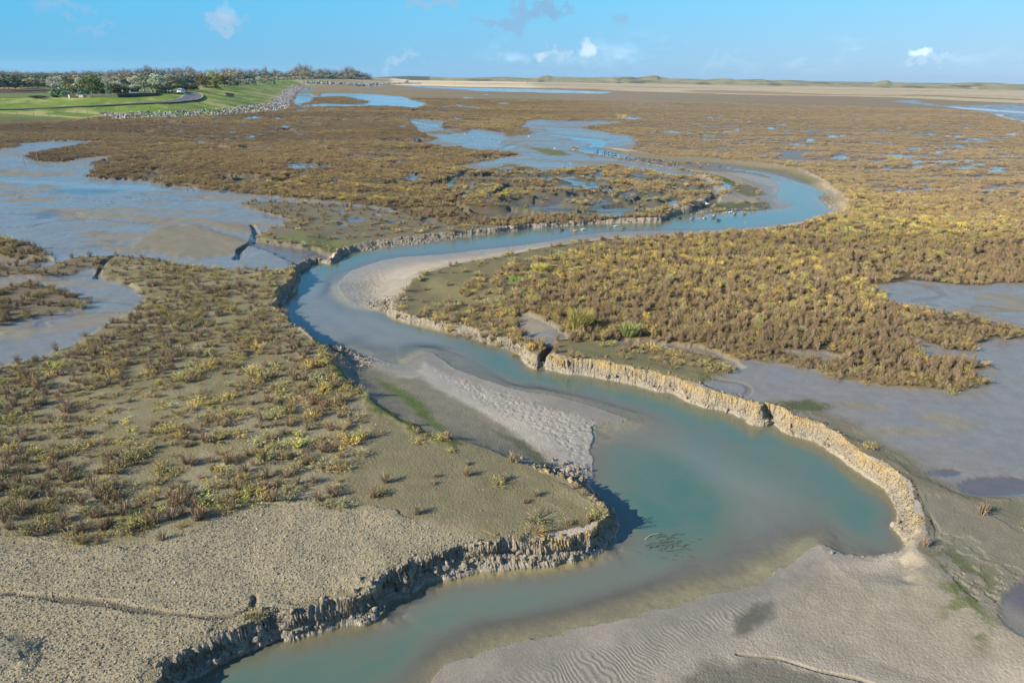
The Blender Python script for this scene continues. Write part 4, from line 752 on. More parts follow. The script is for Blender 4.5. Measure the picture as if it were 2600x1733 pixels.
o = instancer('distant_stones', stones, np.stack([q[:, 0], q[:, 1], zat(q[:, 0], q[:, 1])+.6], 1), rng.uniform(0, 6, (nn, 3)), np.stack([s3, s3, s3*.7], 1), rng.integers(0, 6, nn), rng.uniform(.15, .36, (nn, 1))*np.array([(1., .97, .93)]))
tag(o, 'far line of pale stones along the edge of the marsh below the dunes', 'stones', kind='stuff')

# ------------------------------------------------------------------ trees
def crown(n, shape, leaf, lobes=11, seed=0, gaps=.0):
    rd = np.random.default_rng(seed); L = []
    for i in range(lobes):
        h = rd.uniform(.28, .9)
        if shape == 'round': wmax = .40*math.sin(math.pi*min(1, max(.12, (h-.12)/.86)))**.6
        elif shape == 'column': wmax = .30
        elif shape == 'bush': h = rd.uniform(.15, .72); wmax = .36
        else: wmax = .36*math.sin(math.pi*min(1, max(.15, (h-.2)/.82)))**.5
        a = rd.uniform(0, 6.28); r_ = wmax*math.sqrt(rd.uniform(.05, 1)); L.append((r_*math.cos(a), r_*math.sin(a), h, rd.uniform(.10, .19)))
    L = np.array(L); k = rd.integers(0, lobes, n); d = rd.normal(size=(n, 3)); d /= np.linalg.norm(d, axis=1, keepdims=True); rad_ = rd.uniform(.35, 1.08, (n, 1))**.5
    c = L[k, :3]+d*rad_*L[k, 3:4]*np.array([1.1, 1.1, .9]); c[:, 2] = np.clip(c[:, 2], .03, 1.02)
    return c, leafq(c, leaf, .1)
def trunk_q(h0=.55, w=.035, limbs=9, reach=.3, seed=0, lean=0.):
    rd = np.random.default_rng(seed+500); A = []; B = []; Wd = []
    p = np.array([0, 0, -.03]); 
    for i in range(5):
        q = np.array([lean*(i+1)/5+rd.normal(0, .008), rd.normal(0, .008), h0*(i+1)/5])
        for _ in range(4): A.append(p+rd.normal(0, .002, 3)); B.append(q+rd.normal(0, .002, 3)); Wd.append(w*(1-i*.16))
        p = q
    for i in range(limbs):
        a = rd.uniform(0, 6.28); z0 = rd.uniform(.35, 1)*h0; s0 = np.array([lean*z0/h0, 0, z0]); e = s0+np.array([math.cos(a)*reach*rd.uniform(.4, 1), math.sin(a)*reach*rd.uniform(.4, 1), rd.uniform(.15, .42)])
        e[2] = min(e[2], .97)
        for _ in range(2): A.append(s0); B.append(e); Wd.append(w*.35)
        for j in range(5):
            m_ = s0+(e-s0)*rd.uniform(.4, 1); e2 = m_+np.array([rd.normal(0, .07), rd.normal(0, .07), rd.uniform(.03, .14)]); A.append(m_); B.append(e2); Wd.append(w*.13)
    return strip(np.array(A), np.array(B), np.array(Wd))
TT = {}
def tproto(nm, n, shape, leaf, lobes, seed, h0=.55, w=.03, limbs=9, reach=.3, lean=0., leafy=1.0):
    c, q = crown(n, shape, leaf, lobes, seed); tq = trunk_q(h0, w, limbs, reach, seed, lean)
    vr = np.clip(rng.uniform(.1, .9, len(q)), 0, 1)
    TT[nm] = (quads_mesh(nm+' trunk', tq, np.zeros(len(tq)), rng.uniform(.3, .7, len(tq)), tree_m), quads_mesh(nm+' crown', q, np.full(len(q), leafy), vr, tree_m))
for i in range(2):
    tproto(f'round{i}', 1500, 'round', .050, 15, 3+i); tproto(f'wide{i}', 1500, 'spread', .050, 14, 23+i); tproto(f'bush{i}', 1100, 'bush', .075, 12, 43+i, .35, .02, 6, .25)
    tproto(f'poplar{i}', 1000, 'column', .045, 16, 63+i, .8, .02, 12, .15); tproto(f'bare{i}', 700, 'round', .030, 22, 83+i, .6, .028, 26, .34)
def tree(kind, u, vb, vt, w, tint, name, label, cat, dist=None, zg=None, group=None, parts=True, lean=None):
    if dist is None: x, y, z = hit(u, vb)
    else:
        d = ray(float(u), 230.); d = d/math.hypot(d[0], d[1]); x, y = d[0]*dist, d[1]*dist; z = float(zat(x, y)[0]) if zg is None else zg
    r = math.hypot(x, y); h = max(ztop(u, vt, r)-z, .8); wd = w/F_PX*math.hypot(r, 16)*.93
    k = kind+str(random.randint(0, 1)); mt, mc = TT[k]; rt = random.uniform(0, 6.28)
    root = bpy.data.objects.new(name, None); C.objects.link(root); root.location = (x, y, z); root.scale = (wd*1.28, wd*1.28, h); root.rotation_euler = (0, 0, rt); root.empty_display_size = .2
    for nm, me in (('trunk', mt), ('crown', mc)):
        o = bpy.data.objects.new(nm, me); C.objects.link(o); o.parent = root; o['tint'] = [c*random.uniform(.93, 1.07) for c in tint]
    tag(root, label, cat, group); return root
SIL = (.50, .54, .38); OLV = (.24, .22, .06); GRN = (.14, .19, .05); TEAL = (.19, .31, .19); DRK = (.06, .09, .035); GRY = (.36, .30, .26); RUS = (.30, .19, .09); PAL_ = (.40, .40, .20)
G_ = 'trees and bushes behind the terrace wall and road'
T_ = [('bare',18,222,198,26,GRY,'bare_tree','bare grey tree at the far left edge of the fields','tree'), ('bush',44,222,212,14,OLV,'bush','small olive bush standing alone in the far green field','bush'),
 ('bush',82,223,202,16,(.22,.27,.07),'bush','yellow-green bushy tree beside a bare grey tree in the fields','bush'), ('bare',96,223,197,28,GRY,'bare_tree','bare grey rounded tree with a yellow-green bush on its left','tree'),
 ('round',148,236,195,34,SIL,'willow_tree','silvery willow rising behind a blue-green bush left of the wall','tree'), ('bush',155,247,217,36,TEAL,'bush','large blue-green bush in front of the leftmost silvery willow','bush'), ('bush',98,250,241.5,34,(.07,.065,.03),'bush','low dark bush alone on the dike crest','bush'),
 ('bush',139,248,238,16,DRK,'bush','small dark bush at the foot of the blue-green bush','bush'), ('wide',187,243,205,44,OLV,'tree','olive-green tree with a leaning trunk behind the wall\'s left end','tree'), ('round',204,240,197,24,SIL,'willow_tree','pale willow top showing behind the olive-green tree','tree'),
 ('round',214,240,206,20,RUS,'tree','russet tree between olive tree and big round green tree','tree'), ('bush',214,242,219,26,TEAL,'bush','blue-green bush behind the wall right of the olive tree','bush'), ('round',245,242,191,46,GRN,'tree','big round green tree with autumn tinge above the terrace wall','tree'), ('round',236,240,200,30,OLV,'tree','olive companion on the left flank of the big round tree','tree'),
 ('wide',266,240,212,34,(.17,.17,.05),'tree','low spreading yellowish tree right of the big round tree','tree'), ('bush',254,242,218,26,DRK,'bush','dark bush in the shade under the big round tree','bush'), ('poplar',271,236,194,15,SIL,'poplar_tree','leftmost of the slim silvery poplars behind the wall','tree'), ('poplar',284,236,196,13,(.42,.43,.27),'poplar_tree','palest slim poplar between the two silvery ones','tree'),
 ('poplar',301,236,194,24,SIL,'poplar_tree','broader silvery poplar above the dark olive bush','tree'), ('bush',284,241,216,28,TEAL,'bush','blue-green bush left of the dark olive bush behind the wall','bush'), ('bush',306,240,206,38,(.085,.085,.035),'bush','dark olive bush in the middle behind the wall','bush'), ('bush',327,238,218,24,TEAL,'bush','blue-green bush behind the seated people on the terrace','bush'),
 ('bush',346,237,215,24,(.08,.13,.075),'bush','darker green bush at the foot of the big silvery willow','bush'), ('round',343,232,191,30,SIL,'willow_tree','leftmost of the four big silvery willows behind the terrace','tree'), ('round',368,233,190,44,(.31,.34,.23),'willow_tree','second big silvery willow, directly behind the terrace people','tree'), ('round',385,230,182,32,(.04,.075,.035),'pine_tree','dark green pine crown peeping over the big silvery willows','tree'),
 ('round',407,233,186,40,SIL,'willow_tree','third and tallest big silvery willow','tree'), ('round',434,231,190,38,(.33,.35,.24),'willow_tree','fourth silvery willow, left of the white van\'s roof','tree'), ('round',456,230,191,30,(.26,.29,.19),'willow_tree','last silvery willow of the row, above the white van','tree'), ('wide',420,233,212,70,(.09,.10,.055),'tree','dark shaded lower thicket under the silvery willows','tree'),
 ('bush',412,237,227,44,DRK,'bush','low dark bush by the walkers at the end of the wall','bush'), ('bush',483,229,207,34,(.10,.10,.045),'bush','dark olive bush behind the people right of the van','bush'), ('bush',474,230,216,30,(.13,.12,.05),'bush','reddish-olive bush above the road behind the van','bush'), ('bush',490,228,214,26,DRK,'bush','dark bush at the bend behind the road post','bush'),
 ('round',523,224,187,38,(.20,.165,.085),'tree','broad brown-olive tree right of the road bend','tree'), ('round',545,220,178,26,PAL_,'tree','pale yellow-green tree rising above brown bushes','tree'), ('wide',551,222,192,30,OLV,'tree','olive bushy tree before the pale yellow-green tree','tree'), ('wide',571,221,193,28,(.16,.11,.05),'tree','russet-brown rounded tree right of the pale tree','tree'),
 ('bush',581,220,204,10,(.17,.22,.12),'bush','small upright grey-green bush beside the russet-brown tree','bush'), ('bush',600,219,198,18,(.15,.18,.10),'bush','grey-green bush on the dike top behind the shelter','bush'), ('bush',540,224,216,34,(.22,.17,.10),'bush','low brownish scrub along the dike top','bush'), ('round',658,211,194,14,SIL,'willow_tree','small round silvery tree standing in the pale hedge','tree'), ('round',550,226,214,12,DRK,'bush','small dark bush on the dike top below the russet trees','bush')]
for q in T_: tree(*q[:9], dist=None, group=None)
for i, u in enumerate(list(range(582, 652, 9))+list(range(668, 760, 9))+list(range(760, 850, 11))):
    vb = np.interp(u, [580, 650, 720, 850], [213, 208, 205, 201.5]); tree('bush', u, 0, vb-random.uniform(10, 13), 12, (.42, .40, .28), 'hedge_bush', 'pale grey-green bush in the long hedge behind the dike crest', 'bush', dist=float(np.interp(u, [580, 650, 720, 850], [560, 720, 1100, 1600])), zg=5.5, group='pale bushes in the hedge behind the dike')
SKY = [(-60,178),(0,179),(40,177.5),(80,182),(130,181),(180,178),(230,179),(290,177),(305,173.5),(380,170.5),(440,172),(490,169),(512,177),(540,175),(573,170.5),(606,168.5),(628,176.5),(650,175),(678,173),(694,181),(702,175),(722,182),(744,176),(760,167),(775,162),(790,165),(800,173),(815,171),(838,172),(855,174),(870,176),(880,168),(897,168),(905,176),(925,181),(937,186),(945,194)]
su, sv = zip(*SKY); wc = 0
for row in range(3):
    u = -70.
    while u < 944:
        base = np.interp(u, [0, 300, 500, 600, 760, 945], [680, 820, 900, 1000, 1500, 1750])+row*-60; top = np.interp(u, su, sv)+row*random.uniform(5, 9)+random.uniform(-1.5, 3)
        w = random.uniform(13, 24)*(1.15 if u < 500 else .95)
        wn_ = vnoise(np.array([u*.02+row*9.1]), np.array([row*3.3]), 5)[0]
        if row == 0: ct_, kd, nm_, lb = ((.31,.255,.205), 'bare', 'bare_tree', 'half-bare brownish tree on the skyline of the far wood')
        elif wn_ > .5: ct_, kd, nm_, lb = ((.15,.20,.12), 'bush', 'tree', 'dark green tree in the far wood behind the dike')
        else: ct_, kd, nm_, lb = ((.36,.30,.18), 'bush', 'tree', 'brown-olive autumn tree in the far wood behind the dike')
        if u > 745 and top > 199: top = 196
        if row == 2 and random.random() < .25: ct_, lb = (.30, .31, .20), 'pale grey-green tree in the far wood behind the dike'
        tree(kd, u, 0, top, w*1.25, ct_, nm_, lb, 'tree', dist=base, zg=4.5, group='trees of the far wood'); wc += 1
        u += w*.62
print('wood', wc)
for u, vt, w in ((678, 166, 12), (772, 159, 30), (757, 168, 14), (745, 173, 9), (702, 173.5, 12), (884, 166.5, 14), (896, 167, 12), (382, 163.5, 24), (478, 167, 16), (490, 165.5, 12)):
    tree('bare', u, 0, vt, w, (.27, .225, .19), 'bare_tree', 'tall bare tree standing out above the skyline of the far wood', 'tree', dist=float(np.interp(u, [300, 600, 760, 945], [800, 980, 1480, 1700])), zg=4.5, group='tall bare trees above the far wood')

# ------------------------------------------------------------------ dunes, sea
DT = [(880,199),(950,196.5),(1000,194),(1044,192.5),(1088,194),(1124,196),(1190,197.5),(1221,196),(1250,194.5),(1287,194.5),(1331,197.5),(1358,197.5),(1376,192),(1391,190),(1404,194),(1442,194),(1486,195.5),(1500,196),(1551,194.5),(1600,193.5),(1617,196),(1638,192.5),(1650,190),(1668,190),(1675,194),(1699,198),(1734,198.5),(1769,199.5),(1792,201.5),(1827,198),(1851,198),(1865,201.5),(1897,201),(1928,199.5),(1956,203.5),(1991,202),(2050,204.7),(2104,205.7),(2143,208.6),(2180,208.2),(2218,209.5),(2235,204.5),(2253,202),(2265,207.6),(2342,209.5),(2377,212.3),(2424,209.5),(2478,208),(2529,209),(2564,212.3),(2600,214.6),(2700,215),(2850,214),(3100,219)]
du_, dv_ = zip(*DT); us = np.arange(880, 3100, 3.0); D0 = 2350.; rows = 40; ss = np.linspace(0, 1, rows)
dd = ray(us, np.full(len(us), 210.)); dd = dd/np.hypot(dd[:, 0], dd[:, 1])[:, None]
tz = np.array([ztop(u, v, D0+140) for u, v in zip(us, np.interp(us, du_, dv_))])
DX = dd[:, 0][None]*(D0+ss[:, None]*420); DY = dd[:, 1][None]*(D0+ss[:, None]*420)
prof = np.sin(np.clip(ss*1.5, 0, 1)*math.pi/2)**1.2*np.where(ss > .4, np.cos((ss-.4)/.6*math.pi/2)**.5, 1)
nz = fbm(DX*.012, DY*.012, 4, 501)
DZ = .5+(tz[None]-.5)*prof[:, None]*(1-(1-np.clip(ss*2.4, 0, 1))[:, None]*nz*.9)+(fbm(DX*.03, DY*.03, 3, 502)-.5)*5*np.sin(np.clip(ss*2, 0, 1)*math.pi)[:, None]
me, used = grid_mesh('hills', DX[:, ::-1], DY[:, ::-1], DZ[:, ::-1])
dm, t = mat('dune grass'); geo = t.new('ShaderNodeNewGeometry').outputs['Position']
c = t.mix(t.mr(t.noise(geo, .02, 5, .6).outputs[0], .4, .6, 0, 1), (.18, .175, .085, 1), (.26, .23, .13, 1)); c = t.mix(t.mr(t.noise(geo, .006, 4, .6).outputs[0], .6, .66, 0, .9), c, (.08, .085, .045, 1))
c = t.mix(t.mr(t.noise(geo, .0085, 4, .65).outputs[0], .655, .68, 0, .8), c, (.50, .43, .32, 1))
scm = t.new('ShaderNodeAttribute', attribute_name='scrub').outputs['Fac']; c = t.mix(scm, c, (.05, .06, .035, 1))
pbr(t, **{'Base Color': c, 'Roughness': .95, 'Specular IOR Level': .1})
ub = np.broadcast_to(us[None, ::-1], DX.shape); scb = ((ub > 960) & (ub < 1092)).astype(np.float32)*.8
for a_, b_ in ((1195, 1245), (1365, 1382), (1565, 1580), (1768, 1800), (1955, 1978)): scb = np.maximum(scb, sstep(1.0, .4, np.abs(ub-(a_+b_)/2)/((b_-a_)*.75)+(nz-.5)*1.6)*sstep(.42, .15, np.broadcast_to(ss[:, None], DX.shape)+(nz-.5)*.5)*.7)
attr(me, 'scrub', scb.ravel()[used]); tag(link('hills', me, dm), kind='structure')
th = np.linspace(R(14), R(65), 60); SX = np.stack([r*np.sin(th) for r in (3600, 9000, 30000, 80000)]); SY = np.stack([r*np.cos(th) for r in (3600, 9000, 30000, 80000)])
me, used = grid_mesh('sea', SX, SY, np.full(SX.shape, .3)); sm, t = mat('distant sea'); pbr(t, **{'Base Color': (.03, .09, .13, 1), 'Roughness': .5}); tag(link('sea', me, sm), kind='structure')
#@@REST
# ------------------------------------------------------------------ crumbs of dried mud and shells on the near banks
crumb_l = [lump_mesh(f'crumb {i}', 80+i, clod_m, 1, .7, .6) for i in range(4)]
gz = [gp(p, MZ) for p in ([(-60,1345),(0,1340),(96,1366),(344,1378),(574,1312),(799,1248),(850,1290),(1000,1300),(1230,1380),(1057,1410),(934,1500),(738,1540),(574,1590),(405,1675),(300,1800),(-60,1900)],)]
cxr = rng.uniform(gz[0][:, 0].min(), gz[0][:, 0].max(), 150000); cyr = rng.uniform(gz[0][:, 1].min(), gz[0][:, 1].max(), 150000)
ins_ = sdf(cxr.astype(np.float32), cyr.astype(np.float32), gz[0], .6)+(fbm(cxr*.8, cyr*.8, 3, 411)-.5)*1.5 < 0
cxr, cyr = cxr[ins_][:34000], cyr[ins_][:34000]
nx_ = rng.uniform(-25, 30, 90000); ny_ = rng.uniform(13, 62, 90000); ia, ja = gidx(nx_, ny_)
ok = (inNL[ia, ja] > 0) & (sC[ia, ja] > .3) & (rng.uniform(0, 1, 90000) < .28) & (fbm(nx_*.6, ny_*.6, 3, 412) > .42)
cxr = np.r_[cxr, nx_[ok]]; cyr = np.r_[cyr, ny_[ok]]; czr = zat(cxr, cyr); nn = len(cxr)
szr = rng.lognormal(-3.5, .45, nn).clip(.012, .09); ctr = np.array([(.36, .32, .22)])*rng.uniform(.75, 1.3, (nn, 1)); sh_ = rng.uniform(0, 1, nn) < .02; ctr[sh_] = (.75, .72, .66); szr[sh_] *= .7
o = instancer('mud_crumbs', crumb_l, np.stack([cxr, cyr, czr+szr*.08], 1), rng.uniform(0, 6.28, (nn, 3)), np.stack([szr*1.4, szr, szr*.9], 1), rng.integers(0, 4, nn), ctr)
tag(o, 'crusty crumbs of dried grey mud and bits of shell strewn over the near left bank', 'mud crumbs', kind='stuff')
# ------------------------------------------------------------------ the air
def box_mesh(name, x0, x1, y0, y1, z0, z1, m=None):
    me = bpy.data.meshes.new(name); v = [(x, y, z) for z in (z0, z1) for x, y in ((x0, y0), (x1, y0), (x1, y1), (x0, y1))]
    me.from_pydata(v, [], [(0, 3, 2, 1), (4, 5, 6, 7), (0, 1, 5, 4), (1, 2, 6, 5), (2, 3, 7, 6), (3, 0, 4, 7)]); 
    if m: me.materials.append(m)
    return me
hm = bpy.data.materials.new('thin haze'); hm.use_nodes = True; t = NT(hm.node_tree); t.n.clear()
pv_ = t.new('ShaderNodeVolumePrincipled', {'Color': (.55, .78, 1.0, 1), 'Density': 0.00006, 'Anisotropy': .2}); ho = t.new('ShaderNodeOutputMaterial'); t.l.new(pv_.outputs[0], ho.inputs['Volume'])
tag(link('haze', box_mesh('haze', -5200, 5200, -4200, 5200, -3.0, 60.0, hm)), 'thin bluish air lying over the marsh towards the horizon', 'haze', kind='stuff')
#@@REST
# ------------------------------------------------------------------ small built things
import bmesh
def flatmat(name, col, rough=.7, metal=0., spec=.3, noise=.15):
    m, t = mat(name); oc = t.new('ShaderNodeTexCoord').outputs['Object']; n = t.noise(oc, 3.0, 4, .6).outputs[0]; v = t.mr(n, .25, .75, 1-noise, 1+noise)
    c = t.mix(1.0, (*col, 1), t.new('ShaderNodeCombineColor', {0: v, 1: v, 2: v}).outputs[0], 'MULTIPLY'); pbr(t, **{'Base Color': c, 'Roughness': rough, 'Metallic': metal, 'Specular IOR Level': spec}); return m
M = {'white': flatmat('white paint', (.8, .8, .8), .35, noise=.04), 'glass': flatmat('dark window glass', (.03, .04, .05), .08, spec=.6, noise=.02), 'tyre': flatmat('black rubber', (.02, .02, .02), .8), 'asphalt': flatmat('asphalt', (.105, .11, .125), .9),
     'concrete': flatmat('dark weathered concrete', (.085, .085, .09), .9, noise=.35), 'pale': flatmat('pale render', (.40, .39, .37), .8), 'wood': flatmat('weathered wood', (.26, .225, .20), .85, noise=.3), 'roof': flatmat('dark roofing', (.04, .045, .05), .8),
     'greenm': flatmat('dark green paint', (.015, .14, .08), .5), 'skin': flatmat('skin', (.55, .36, .27), .6), 'hair': flatmat('dark hair', (.05, .035, .025), .7), 'blk': flatmat('black cloth', (.02, .022, .03), .9), 'jean': flatmat('dark blue cloth', (.04, .06, .11), .9),
     'grey': flatmat('light grey cloth', (.45, .48, .55), .9), 'pink': flatmat('pale lilac cloth', (.62, .45, .60), .9), 'whitec': flatmat('white cloth', (.78, .77, .75), .9), 'ochre': flatmat('tan cloth', (.45, .30, .12), .9), 'wire': flatmat('galvanised wire', (.35, .35, .33), .5, .6),
     'gravel': flatmat('sandy verge', (.42, .36, .25), .95), 'red': flatmat('red lamp', (.5, .03, .02), .4), 'cow': flatmat('red-brown hide', (.20, .07, .035), .9)}
def BM(): return bmesh.new()
def add_box(bm, c, d, rz=0., taper=(1, 1), bev=0.):
    r = bmesh.ops.create_cube(bm, size=1.0); vs = r['verts']
    for v in vs:
        tp = v.co.z > 0; x, y, z = v.co.x*d[0]*(taper[0] if tp else 1), v.co.y*d[1]*(taper[1] if tp else 1), v.co.z*d[2]
        v.co = Vector((x*math.cos(rz)-y*math.sin(rz)+c[0], x*math.sin(rz)+y*math.cos(rz)+c[1], z+c[2]))
    if bev: bmesh.ops.bevel(bm, geom=list({e for v in vs for e in v.link_edges}), offset=bev, segments=2, affect='EDGES')
def add_rod(bm, a, b, r0, r1=None, n=6):
    a, b = Vector(a), Vector(b); r = bmesh.ops.create_cone(bm, cap_ends=True, segments=n, radius1=r0, radius2=r1 if r1 is not None else r0, depth=(b-a).length)
    q = (b-a).to_track_quat('Z', 'Y').to_matrix(); m_ = (a+b)/2
    for v in r['verts']: v.co = q@v.co+m_
def add_ell(bm, c, d, seg=12, rot=None):
    r = bmesh.ops.create_uvsphere(bm, u_segments=seg, v_segments=max(6, seg*2//3), radius=1.0)
    for v in r['verts']:
        p = Vector((v.co.x*d[0], v.co.y*d[1], v.co.z*d[2]))
        if rot: p = rot@p
        v.co = p+Vector(c)
def done(name, bm, m, parent=None, smooth=False):
    me = bpy.data.meshes.new(name); bm.to_mesh(me); bm.free(); me.polygons.foreach_set('use_smooth', [smooth]*len(me.polygons)); return link(name, me, m, parent)
def empty(name, loc, rz=0., label=None, cat=None, group=None):
    o = bpy.data.objects.new(name, None); C.objects.link(o); o.location = loc; o.rotation_euler = (0, 0, rz); o.empty_display_size = .2; return tag(o, label, cat, group)
def view_rot(x, y): return math.atan2(-x, y)      # local -Y turned to the camera
# road: a ribbon laid on the dike
RD_ = [(-300,287),(0,278.5),(160,273),(300,266.5),(400,262),(450,258),(478,252),(490,246),(489,240),(478,237.5),(455,236.5),(430,237)]
def ribbon(name, pts, widths, m, off, sub=14):
    W_ = np.array([hit(u, v)[:2] for u, v in pts]); P_ = []; Wd = []
    for i in range(len(W_)-1):
        p0 = W_[max(i-1, 0)]; p1 = W_[i]; p2 = W_[i+1]; p3 = W_[min(i+2, len(W_)-1)]
        for j in range(sub):
            t = j/sub; P_.append(.5*((2*p1)+(-p0+p2)*t+(2*p0-5*p1+4*p2-p3)*t*t+(-p0+3*p1-3*p2+p3)*t**3)); Wd.append(widths[i]*(1-t)+widths[i+1]*t)
    P_ = np.array(P_); Wd = np.array(Wd); T = np.gradient(P_, axis=0); T /= np.linalg.norm(T, axis=1, keepdims=True); Nn = np.stack([-T[:, 1], T[:, 0]], 1); cols = np.linspace(-.5, .5, 7)
    XX = P_[:, 0][:, None]+Nn[:, 0][:, None]*cols*Wd[:, None]; YY = P_[:, 1][:, None]+Nn[:, 1][:, None]*cols*Wd[:, None]
    ZZ = zat(XX.ravel(), YY.ravel()).reshape(XX.shape); ZZ = np.maximum(ZZ, ZZ.mean(1, keepdims=True))+off
    for _ in range(3): ZZ[1:-1] = np.maximum((ZZ[:-2]+ZZ[1:-1]+ZZ[2:])/3, ZZ[1:-1]-.05)
    me, used = grid_mesh(name, XX, YY, ZZ); return link(name, me, m)
tag(ribbon('road_verge', RD_, [3.2, 3.2, 3.4, 3.6, 4.2, 5.6, 7.4, 8.0, 7.6, 7.0, 7.0, 7.0], M['gravel'], .12), kind='structure')
tag(ribbon('road', RD_, [2.4, 2.4, 2.5, 2.7, 3.2, 4.6, 6.2, 6.8, 6.4, 6.0, 6.0, 6.0], M['asphalt'], .20), kind='structure')
# terrace wall
WL = [(176,249.3,240.5),(230,248.8,239.6),(300,247.8,238.2),(350,246.8,237.6),(385,244.8,236.6),(400,242.5,236),(407,240.5,235.8)]
wq = [(*hit(u, v)[:2], hit(u, v)[2]-.5, ztop(u, vt, math.hypot(*hit(u, v)[:2]))) for u, v, vt in WL]; w0 = Vector(wq[0][:3])
def wall_strip(pts, z0f, z1f, th, out=0.):
    bm = BM(); rows_ = []
    for i, p in enumerate(pts):
        q0, q1 = pts[max(i-1, 0)], pts[min(i+1, len(pts)-1)]; d = Vector((q1[0]-q0[0], q1[1]-q0[1], 0)).normalized(); nrm = Vector((-d.y, d.x, 0)); c = Vector((p[0], p[1], 0))-Vector((w0.x, w0.y, 0)); z0, z1 = z0f(p)-w0.z, z1f(p)-w0.z
        rows_.append([bm.verts.new((c.x+nrm.x*o, c.y+nrm.y*o, z)) for o, z in ((-out, z0), (-out, z1), (th, z1), (th, z0))])
    for r0, r1 in zip(rows_[:-1], rows_[1:]):
        for k in range(4): bm.faces.new((r0[k], r1[k], r1[(k+1) % 4], r0[(k+1) % 4]))
    bm.faces.new(rows_[0][::-1]); bm.faces.new(rows_[-1]); bmesh.ops.recalc_face_normals(bm, faces=bm.faces); return bm
wr = empty('terrace_wall', w0, 0, 'long dark concrete retaining wall with pale end and whitish patches, left of the van', 'wall')
done('wall', wall_strip(wq, lambda p: p[2], lambda p: p[3], .4), M['concrete'], wr)
done('coping', wall_strip(wq, lambda p: p[3], lambda p: p[3]+.08, .46, .06), flatmat('grey coping', (.12, .12, .12), .9), wr)
def lerp4(f): i = 0; return tuple(wq[0][k]+(wq[1][k]-wq[0][k])*f for k in range(4))
done('pale_end', wall_strip([lerp4(-.03), lerp4(.03)], lambda p: p[2], lambda p: p[3]+.1, .5, .04), flatmat('pale render end', (.6, .58, .54), .8), wr)
for f0, f1, a_, b2 in ((.36, .42, .55, .95), (.46, .66, .1, .85), (.86, .98, .3, .5), (1.06, 1.10, .05, .9), (1.22, 1.36, .35, .8)):
    done('pale_panel', wall_strip([lerp4(f0), lerp4(f1)], lambda p: p[2]+.5+(p[3]-p[2]-.5)*a_, lambda p: p[2]+.5+(p[3]-p[2]-.5)*b2, .05, .03), M['pale'], wr)
# terrace floor behind it
tb = []
for p in wq:
    k_ = math.hypot(p[0], p[1]); tb.append((p[0]*(1+14/k_), p[1]*(1+14/k_), 0, p[3]))
bm = BM(); fa = [bm.verts.new((p[0], p[1], p[3]-.35)) for p in wq]; fb = [bm.verts.new((p[0], p[1], p[3]-.35)) for p in tb]; fc_ = [bm.verts.new((p[0], p[1], p[3]-1.6)) for p in wq]; fd = [bm.verts.new((p[0], p[1], p[3]-4.5)) for p in tb]
for i in range(len(wq)-1):
    bm.faces.new((fa[i], fa[i+1], fb[i+1], fb[i])); bm.faces.new((fc_[i], fd[i], fd[i+1], fc_[i+1])); bm.faces.new((fb[i], fb[i+1], fd[i+1], fd[i])); bm.faces.new((fa[i], fc_[i], fc_[i+1], fa[i+1]))
bm.faces.new((fa[0], fb[0], fd[0], fc_[0])); bm.faces.new((fa[-1], fc_[-1], fd[-1], fb[-1])); bmesh.ops.recalc_face_normals(bm, faces=bm.faces)
o = done('terrace', bm, flatmat('terrace grass', (.16, .20, .06), .95, noise=.3)); tag(o, kind='structure')
def on_terrace(u, back):
    us_ = [w[0] for w in WL]; k_ = [np.interp(u, us_, [w[j] for w in wq]) for j in (0, 1, 3)]; r_ = math.hypot(k_[0], k_[1]); return k_[0]*(1+back/r_), k_[1]*(1+back/r_), k_[2]-.35
# people
def person(u, v, top, bot, h=1.74, pose='stand', face=0., label='', hairm='hair', group=None, off=0., legs_open=.16):
    x, y, z = hit(u, v) if off == 0 else on_terrace(u, off); root = empty('person', (x, y, z), view_rot(x, y)+face, label, 'person', group)
    J = []; E = []; Rr = []
    def j(p, r, par=None):
        J.append(p); Rr.append(r)
        if par is not None: E.append((par, len(J)-1))
        return len(J)-1
    sit = pose == 'sit'; hz = .46 if sit else .92
    pel = j((0, 0, hz), .135); wst = j((0, .01, hz+.16), .12, pel); ch = j((0, 0, hz+.40), .15, wst); nk = j((0, -.01, hz+.56), .055, ch); hd = j((0, -.02, hz+.68), .085, nk); j((0, -.02, hz+.79), .08, hd)
    for sx in (-1, 1):
        sh = j((sx*.18, 0, hz+.50), .062, ch); st = -1 if sx < 0 else 1
        el = j((sx*.25, (-.05 if pose != 'walk' else .10*st), hz+.24), .045, sh)
        hn = j((sx*.24, -.20 if pose in ('sit', 'bike') else -.06+(.12*st if pose == 'walk' else 0), hz+(.12 if pose in ('sit', 'bike') else .0)), .035, el); j((sx*.24, (-.28 if pose in ('sit', 'bike') else -.08+(.12*st if pose == 'walk' else 0)), hz+(.12 if pose in ('sit', 'bike') else -.10)), .03, hn)
        hp = j((sx*.09, 0, hz-.06), .095, pel)
        if sit: kn = j((sx*.11, -.42, hz+.0), .07, hp); ft = j((sx*.11, -.40, .08), .045, kn)
        else:
            dy = (-.16*st if pose == 'walk' else 0); kn = j((sx*(.09+legs_open*.25), -.03+dy, .49), .07, hp); ft = j((sx*(.09+legs_open*.6), dy*1.7, .08), .045, kn)
        j((J[ft][0], J[ft][1]-.16, .05), .04, ft)
    me = bpy.data.meshes.new('body'); me.from_pydata(J, E, []); ob = link('body', me, None, root)
    sk = ob.modifiers.new('skin', 'SKIN')
    for i, r in enumerate(Rr): me.skin_vertices[0].data[i].radius = (r, r)
    me.skin_vertices[0].data[0].use_root = True
    ob.modifiers.new('sub', 'SUBSURF').levels = 1
    return root, ob, top, bot, hz
PPL = []
